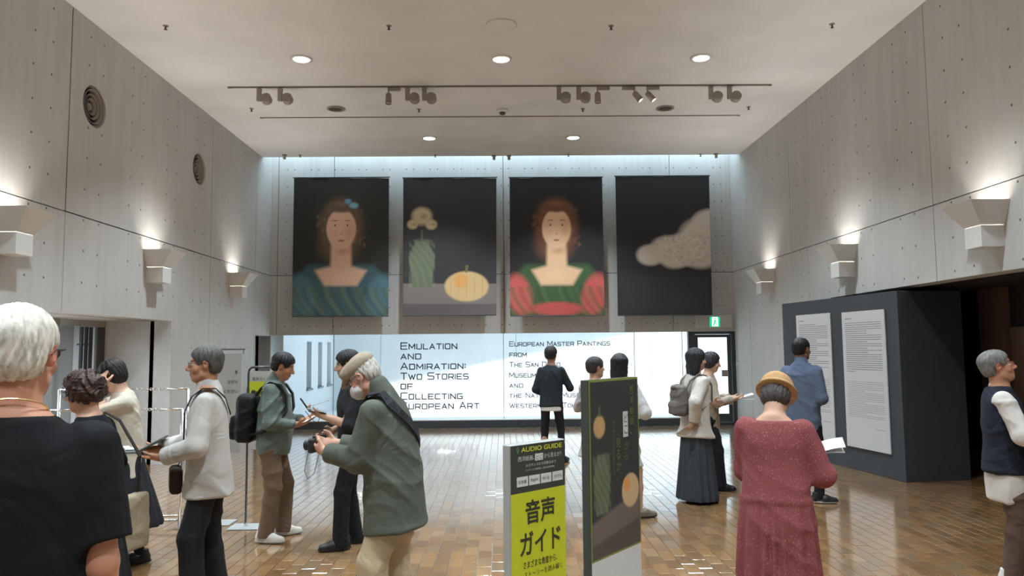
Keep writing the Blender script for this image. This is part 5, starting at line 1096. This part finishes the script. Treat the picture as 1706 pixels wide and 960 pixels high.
mb = MB(); sheet(mb, p.wrL+p.dL*.04+V3(0, 0, .03), (.05, 0, 0), (0, .08, .02), .01); p.top('leaflet', mb, mat('grey_leaflet', srgb(120, 124, 126), .6), 'grey patterned leaflet lying over the wrist of the person in black', 'leaflet')

# man in flat cap and green jacket with camera
p = Person('man in beige flat cap, face mask and olive green jacket looking down at his camera', 1.67, spot(652, 4.45), 68, lean=11, hip=(0, -.03), head=(2, -27, 0), skin=(208, 158, 136), handL=(-.11, .36, 1.09), handR=(.04, .36, 1.12), dirL=(.45, 1, .15), dirR=(-.5, .9, .1), palmL=(.8, 0, .5), palmR=(-.8, 0, .5), curlL=42, curlR=42, feet=((-.12, .05, 12), (.12, -.04, -12)), build=1.08, vox=.007, poleL=(-.35, -.9, -.5), poleR=(.35, -.9, -.5), neckf=.02)
p.body(); p.hair('crop', (196, 190, 182), .985, .005); OL = fabric('olive_green', (90, 95, 85), .65)
p.garment('jacket', OL, [(-.27, 0, .0, .215, .175), (-.1, 0, 0, .205, .165), (.1, 0, .005, .19, .15), (.3, 0, 0, .195, .145), (.40, 0, -.012, .18, .125), (.46, 0, -.014, .138, .1), (.52, 0, -.008, .08, .08)], (.088, .076, .06), .95, fold=.006, seed=10, ff=.8, collar=(.0, .06, .082, .07), vox=.0075)
p.trousers(fabric('khaki', (196, 176, 146)), (.108, .094, .082), fold=.007); p.shoes((120, 110, 100), rgb=(120, 110, 100)); p.glasses(mat('dark_glasses_frame', (.03, .03, .035, 1), .3))
F = Field(); q = p.hk; F.ell(p.H(0, -.012, .062), np.array((.092, .112, .066))*q, p.RH@rotm(0, -8), .01); F.ell(p.H(0, .10, .040), np.array((.068, .056, .012))*q, p.RH@rotm(0, -24), .014); F.ell(p.H(0, .06, .075), np.array((.075, .055, .04))*q, p.RH, .03)
F.ell(p.H(0, -.01, .0), np.array((.082, .105, .055))*q, p.RH, .006, 's'); me, _ = F.mesh('flat_cap', .006, folds(.002, 2, 2)); p.link('flat_cap', me, fabric('beige_tweed', (168, 154, 136), noise=.12, nscale=90))
F = Field(); F.ell(p.H(0, .050, -.052), np.array((.069, .076, .060))*q, p.RH, .01); F.ell(p.H(0, .045, .012), np.array((.1, .075, .028))*q, p.RH, .01, 's'); F.cutplane(p.H(0, .035, 0), -p.RH[:, 1]); me, _ = F.mesh('face_mask', .005); mk = p.link('face_mask', me, mat('white_mask_fabric', srgb(226, 224, 222), .8))
for sx in (-1, 1):
    mb = MB(); mb.tube([p.H(sx*.056, .045, -.02), p.H(sx*.078, .014, .004), p.H(sx*.088, -.014, .014), p.H(sx*.089, -.026, -.008), p.H(sx*.080, .008, -.045), p.H(sx*.056, .045, -.085)], .0018, 6); mb.build('ear_loop', PAPER, mk)
#[(p.H(sx*.058, .045, z), p.H(sx*.080, .012, z*.5), p.H(sx*.087, -.018, .012 if z > -.05 else -.03)], .0018, 6)
t = p.topthing('camera_body', 'black compact camera held in both hands by the man in a flat cap', 'camera'); c = Vector((p.wrL+p.wrR)/2)+Vector((0, .105, .015)); mb = MB(); mb.bbox(-.065, .065, -.02, .02, -.042, .042, .008, Matrix.Translation(c)); mb.build('housing', BLACK, t)
mb = MB(); mb.lathe([(.001, .0), (.032, 0), (.032, .045), (.026, .05), (.001, .048)], Matrix.Translation(c+Vector((0, .018, -.002))) @ Matrix.Rotation(R(-90), 4, 'X'), 20); mb.build('lens_barrel', BLACK, t); mb = MB(); mb.bbox(-.02, .02, -.012, .012, .042, .055, .004, Matrix.Translation(c)); mb.build('viewfinder', BLACK, t)
t = p.topthing('sling_strap', 'dark wide sling strap across the back of the man in olive jacket', 'strap')
def around(st, ang, z, out=.012):
    st = sorted(st); zz = [a[0] for a in st]; rx = np.interp(z, zz, [a[3] for a in st])*p.bd+out; ry = np.interp(z, zz, [a[4] for a in st])*p.bd**.5+out; cy = np.interp(z, zz, [a[2] for a in st]); ca, sa = math.cos(R(ang)), math.sin(R(ang)); kk = (abs(ca)**2.3+abs(sa)**2.3)**(-1/2.3)
    return p.Tt(rx*ca*kk, cy+ry*sa*kk, z)
OST = [(-.27, 0, .0, .215, .175), (-.1, 0, 0, .205, .165), (.1, 0, .005, .19, .15), (.3, 0, 0, .195, .145), (.42, 0, -.012, .185, .125), (.475, 0, -.014, .14, .1)]
pts = [p.Tt(-.10, .10, .46), p.Tt(-.115, .03, .535), p.Tt(-.115, -.06, .53)]+[around(OST, a, z, .016) for a, z in ((225, .46), (240, .40), (262, .33), (285, .26), (310, .19), (335, .12), (352, .06))]
mb = MB(); mb.ribbon(pts, [p.X+p.Z*.3]*3+[p.Z+p.X*.6]*7, .055, .008); mb.build('strap_band', fabric('strap_webbing', (48, 48, 52)), t)

# standing visitor in dark jacket at the window
p = Person('visitor in dark jacket and slim dark trousers standing at the window lettering, seen from behind', 1.69, Vector(at(920, 772, z=0)), -12, lean=1, head=(-6, 4, 0), skin=(170, 130, 110), handR=(.20, .27, 1.18), palmR=(-1, 0, .2), dirR=(-.2, 1, .5), poleR=(.4, -.8, -.6), handL=(-.16, .2, 1.0), poleL=(-.4, -.8, -.4), feet=((-.12, -.02, 8), (.13, .10, -20)), vox=.009, build=.97)
p.body(); p.hair('short', (38, 34, 34), 1.1, .007, .004); p.garment('shirt', PAPER, [(-.17, 0, 0, .172, .128), (.1, 0, 0, .15, .115)], None, fold=.003, vox=.01); p.garment('jacket', fabric('dark_blazer', (40, 46, 54)), hem(JK, -.11, .19, .14), (.074, .062, .052), .97, fold=.005, seed=11)
p.trousers(fabric('dark_slim', (36, 36, 42)), (.085, .062, .048)); p.shoes((26, 26, 28), rgb=(26, 26, 28))
# two visitors behind the poster stand
p = Person('visitor with short dark hair in light coat behind the poster stand, left of the pair', 1.55, spot(992, 8.4), -40, head=(-22, 0, 0), skin=(180, 138, 116), vox=.009, handL=(-.16, .22, 1.0), handR=(.16, .22, 1.0))
p.body(); p.hair('short', (46, 40, 40), 1.08, .007); p.garment('coat', fabric('pale_grey_coat', (170, 170, 170)), hem(JK, -.42, .25, .2), (.08, .068, .062), .97, fold=.006, seed=12); p.trousers(fabric('dark_slim', (36, 36, 42)), (.085, .064, .054)); p.shoes((30, 30, 30), rgb=(30, 30, 30))
p = Person('visitor with long dark hair in pale coat behind the poster stand, right of the pair', 1.60, spot(1034, 7.6), -28, head=(6, 0, 0), skin=(190, 150, 126), vox=.009, feet=((-.09, -.05, 5), (.16, .05, -45)), handL=(-.16, .22, 1.0), handR=(.16, .22, 1.0))
p.body(); p.hair('long', (32, 30, 32), 1.0, .007); p.garment('coat', fabric('white_grey_coat', (196, 196, 194)), hem(JK, -.40, .235, .19), (.08, .068, .062), .97, fold=.006, seed=13); p.skirt(fabric('grey_skirt', (80, 80, 84)), .3, .18, .15, amp=.006); p.shoes((110, 100, 90), rgb=(110, 100, 90))

# woman with grey backpack in long dark skirt
p = Person('woman in off-white jacket and long dark skirt with small grey backpack near the glass door', 1.64, Vector(at(1162, 836, z=0)), -56, lean=2, head=(-8, 0, 0), skin=(196, 156, 132), handR=(.16, -.12, .87), poleR=(.6, -.7, .2), dirR=(-.1, -.5, -.5), palmR=(-1, 0, 0), handL=(-.12, .3, 1.05), vox=.008)
p.body(); p.hair('long', (40, 42, 46), 1.1, .0065, .004); p.garment('jacket', fabric('off_white_jacket', (204, 198, 190)), hem(JK, -.2, .228, .18), (.085, .078, .062), .95, fold=.006, seed=14, ff=.8); p.skirt(fabric('charcoal_skirt', (60, 64, 70)), .03, .235, .2, n=14, amp=.012); p.shoes((30, 30, 32), rgb=(30, 30, 32))
t = p.topthing('backpack', 'small grey-brown drawstring backpack on the woman in off-white jacket', 'backpack'); F = Field(); F.box(p.Tt(0, -.215, .19), (.12, .06, .155), p.RT, .05); F.ell(p.Tt(0, -.215, .345), (.115, .075, .035), p.RT, .02); F.box(p.Tt(0, -.285, .12), (.08, .025, .07), p.RT, .02, .01); me, _ = F.mesh('pack_body', .009, folds(.005, 1.4, 4)); GB = fabric('grey_brown_pack', (112, 106, 102)); link('pack_body', me, GB, t)
for sx in (-1, 1): mb = MB(); mb.ribbon([p.Tt(sx*.075, -.165, .33), p.Tt(sx*.09, -.125, .43), p.Tt(sx*.105, -.03, .505), p.Tt(sx*.112, .06, .49), p.Tt(sx*.125, .135, .38), p.Tt(sx*.18, .1, .2), p.Tt(sx*.19, -.06, .1), p.Tt(sx*.11, -.17, .06)], [p.X]*8, .028, .008); mb.build('shoulder_strap', GB, t)
mb = MB(); mb.tube([p.Tt(.03, -.285, .32), p.Tt(.035, -.31, .27), p.Tt(.03, -.315, .21)], .004, 6); mb.build('drawstring', GB, t)
mb = MB(); c = p.wrR+p.dR*.11; sheet(mb, c, (.02, .05, -.01), (-.02, -.07, -.05), .006); p.top('leaflet', mb, mat('tan_leaflet', srgb(160, 146, 122), .7), 'tan folded leaflet in the lowered hand of the woman with grey backpack', 'leaflet')
# visitor half hidden beyond her
p = Person('visitor in beige top half hidden beyond the woman with grey backpack, holding out papers', 1.60, spot(1180, 9.0), -84, lean=2, head=(4, -12, 0), skin=(196, 156, 132), handL=(-.1, .28, 1.07), handR=(.1, .27, 1.06), dirR=(-.2, 1, .1), dirL=(.2, 1, .1), palmR=(0, 0, 1), palmL=(0, 0, 1), vox=.009, feet=((-.1, 0, 8), (.1, .1, -5)))
p.body(); p.hair('bob', (44, 44, 48), 1.04, .007); p.garment('top', fabric('beige_top', (176, 164, 150)), hem(JK, -.18, .19, .145), (.078, .068, .058), .95, fold=.005, seed=15); p.trousers(fabric('dark_slim', (36, 36, 42)), (.095, .085, .085)); p.shoes((24, 24, 26), rgb=(24, 24, 26))
mb = MB(); sheet(mb, (.0, .42, 1.09), (.1, 0, 0), (0, .1, .03), .01); sheet(mb, (.02, .42, 1.065), (.1, 0, 0), (0, .1, -.005), .006); p.top('leaflet', mb, PAPER, 'white papers held out by the half hidden visitor beside the glass door', 'leaflet')

# man in blue shirt reading the panels
p = Person('man in blue shirt and black trousers reading the text panel on the partition', 1.755, spot(1338, 8.3), -24, lean=1, head=(-16, 0, 0), skin=(150, 108, 86), handL=(-.05, .22, 1.12), handR=(.1, .22, 1.1), poleR=(.45, -.7, -.5), poleL=(-.45, -.7, -.5), feet=((-.1, .15, 5), (.17, -.06, -55)), vox=.008)
p.body(); p.hair('short', (28, 25, 25), 1.02, .006); p.garment('shirt', fabric('blue_shirt', (96, 108, 132)), hem(JK, -.2, .195, .145), (.078, .064, .054), .95, fold=.006, seed=16, ff=.9, collar=(-.01, .03, .07, .064)); p.trousers(fabric('black_slacks', (28, 29, 33)), (.09, .068, .056)); p.shoes((40, 42, 46), rgb=(40, 42, 46), sole=(216, 214, 210))

# woman in red dress and straw hat
p = Person('woman in speckled rose-red dress and tan hat with bowed head, seen from behind', 1.52, spot(1288, 4.25), -6, lean=9, hip=(0, -.03), head=(-6, -34, 0), skin=(208, 164, 140), handR=(.19, .24, 1.03), handL=(-.1, .3, 1.0), dirR=(-.3, 1, .2), palmR=(-.5, 0, .8), poleR=(.35, -.8, -.6), poleL=(-.35, -.8, -.6), vox=.007, feet=((-.1, -.02, 10), (.1, -.02, -10)), build=1.1)
p.body(); p.hair('bob', (74, 66, 64), .98, .0055)
def red_mat():
    m = mat('speckled_red_fabric', srgb(160, 70, 76), .85, bump=.15, bscale=220, spec=.2); nt = m.node_tree; b = nt.nodes['Principled BSDF']; tc = nt.nodes.new('ShaderNodeTexCoord')
    vo = nt.nodes.new('ShaderNodeTexNoise'); vo.inputs['Scale'].default_value = 130; vo.inputs['Detail'].default_value = 1.5; nt.links.new(tc.outputs['Object'], vo.inputs['Vector']); cr = nt.nodes.new('ShaderNodeValToRGB'); nt.links.new(vo.outputs['Fac'], cr.inputs[0])
    cr.color_ramp.elements[0].position = .60; cr.color_ramp.elements[0].color = srgb(138, 74, 76); cr.color_ramp.elements[1].position = .72; cr.color_ramp.elements[1].color = srgb(178, 124, 122); nt.links.new(cr.outputs[0], b.inputs['Base Color']); return m
REDM = red_mat(); hz = .40-p.P[2]; hz /= p.k
def pleats(a, z): return .011*np.sin(a*17+1.5*np.sin(a*4))*np.clip(-(z-.02)/.25, 0, 1)*(np.sin(a) < .75)
F = Field(); kk = p.k; ST = [(-.03, 0, .0, .195, .15), (.05, 0, 0, .185, .142), (.2, 0, 0, .175, .132), (.34, 0, -.005, .185, .13), (.43, 0, -.012, .165, .108), (.475, 0, -.015, .13, .088)]
F.loft(p.P, p.RT, [(z*kk, a, b_*kk, rx*kk*p.bd, ry*kk*p.bd**.5) for z, a, b_, rx, ry in ST], .02); zz = hz*kk
F.loft(p.P, rotm(0), [(.02, 0, .005, .195*kk*p.bd, .15*kk), (-.12, 0, 0, .225*kk, .18*kk), (zz*.6, 0, 0, .235*kk, .19*kk), (zz, 0, 0, .25*kk, .21*kk)], .012, pleat=pleats, rnd=.006)
for sd in 'LR': p.sleeve(F, sd, (.078, .07, .066), .75, .025)
for sd in 'LR':
    e, d = p.cuff(sd, .75); c = e+d*.07; F.add(lambda x, y, z, e=e, d=d, c=c: np.maximum(-((x-e[0])*d[0]+(y-e[1])*d[1]+(z-e[2])*d[2]), np.sqrt((x-c[0])**2+(y-c[1])**2+(z-c[2])**2)-.1), c-.1, c+.1, .004, 's')
me, _ = F.mesh('dress', .0075, folds(.003, .9, 17)); p.link('dress', me, REDM); p.trousers(fabric('beige_leggings', (176, 150, 124)), (.085, .072, .062)); p.shoes((90, 76, 66), rgb=(90, 76, 66))
F = Field(); q = p.hk; F.ell(p.H(0, -.012, .065), np.array((.10, .115, .09))*q, p.RH, .01); F.ell(p.H(0, -.006, .03), np.array((.125, .145, .022))*q, p.RH@rotm(0, 4), .03); F.ell(p.H(0, -.012, -.03), np.array((.087, .104, .1))*q, p.RH, .006, 's'); F.cutplane(p.H(0, 0, .004), -p.RH[:, 2]); me, _ = F.mesh('hat', .006); p.link('hat', me, mat('tan_straw_hat', srgb(184, 142, 96), .8, noise=.12, nscale=40, bump=.4, bscale=160))
mb = MB(); c = p.wrR+p.dR*.1; sheet(mb, c+V3(.09, .03, .03), (.10, .02, .035), (-.01, .07, .02), .014); sheet(mb, c+V3(.09, .03, .012), (.095, .02, .01), (-.01, .07, .01), .008); p.top('leaflet', mb, PAPER, 'white open leaflet held at the right side of the woman in red dress', 'leaflet')

# man in dark vest looking up at the right edge
p = Person('grey-haired man in navy vest over white shirt looking up at the right edge', 1.615, spot(1672, 5.42), -84, lean=-1, hip=(0, .0), head=(0, 12, 0), skin=(192, 138, 110), handR=(.14, .30, 1.06), handL=(-.1, .32, 1.08), dirR=(-.3, 1, .1), palmR=(-1, 0, .3), feet=((-.11, .1, 8), (.11, -.02, -6)), vox=.007, build=1.02)
p.body(); p.hair('grey', (120, 118, 116), 1.04, .005); p.glasses(mat('reddish_frame', (.3, .06, .05, 1), .3))
p.garment('shirt', fabric('white_shirt', (214, 208, 202), noise=.03), hem(slim(JK, .94), -.33, .18, .14), (.09, .08, .062), .95, fold=.006, seed=18, collar=(.0, .045, .068, .058)); p.garment('vest', NAVY, hem(slim(JK, 1.1), -.13, .215, .17), None, fold=.003, seed=19)
p.trousers(fabric('dark_brown', (94, 76, 66)), (.105, .09, .08), fold=.007); p.shoes((214, 210, 206), rgb=(214, 210, 206), sole=(206, 204, 200))
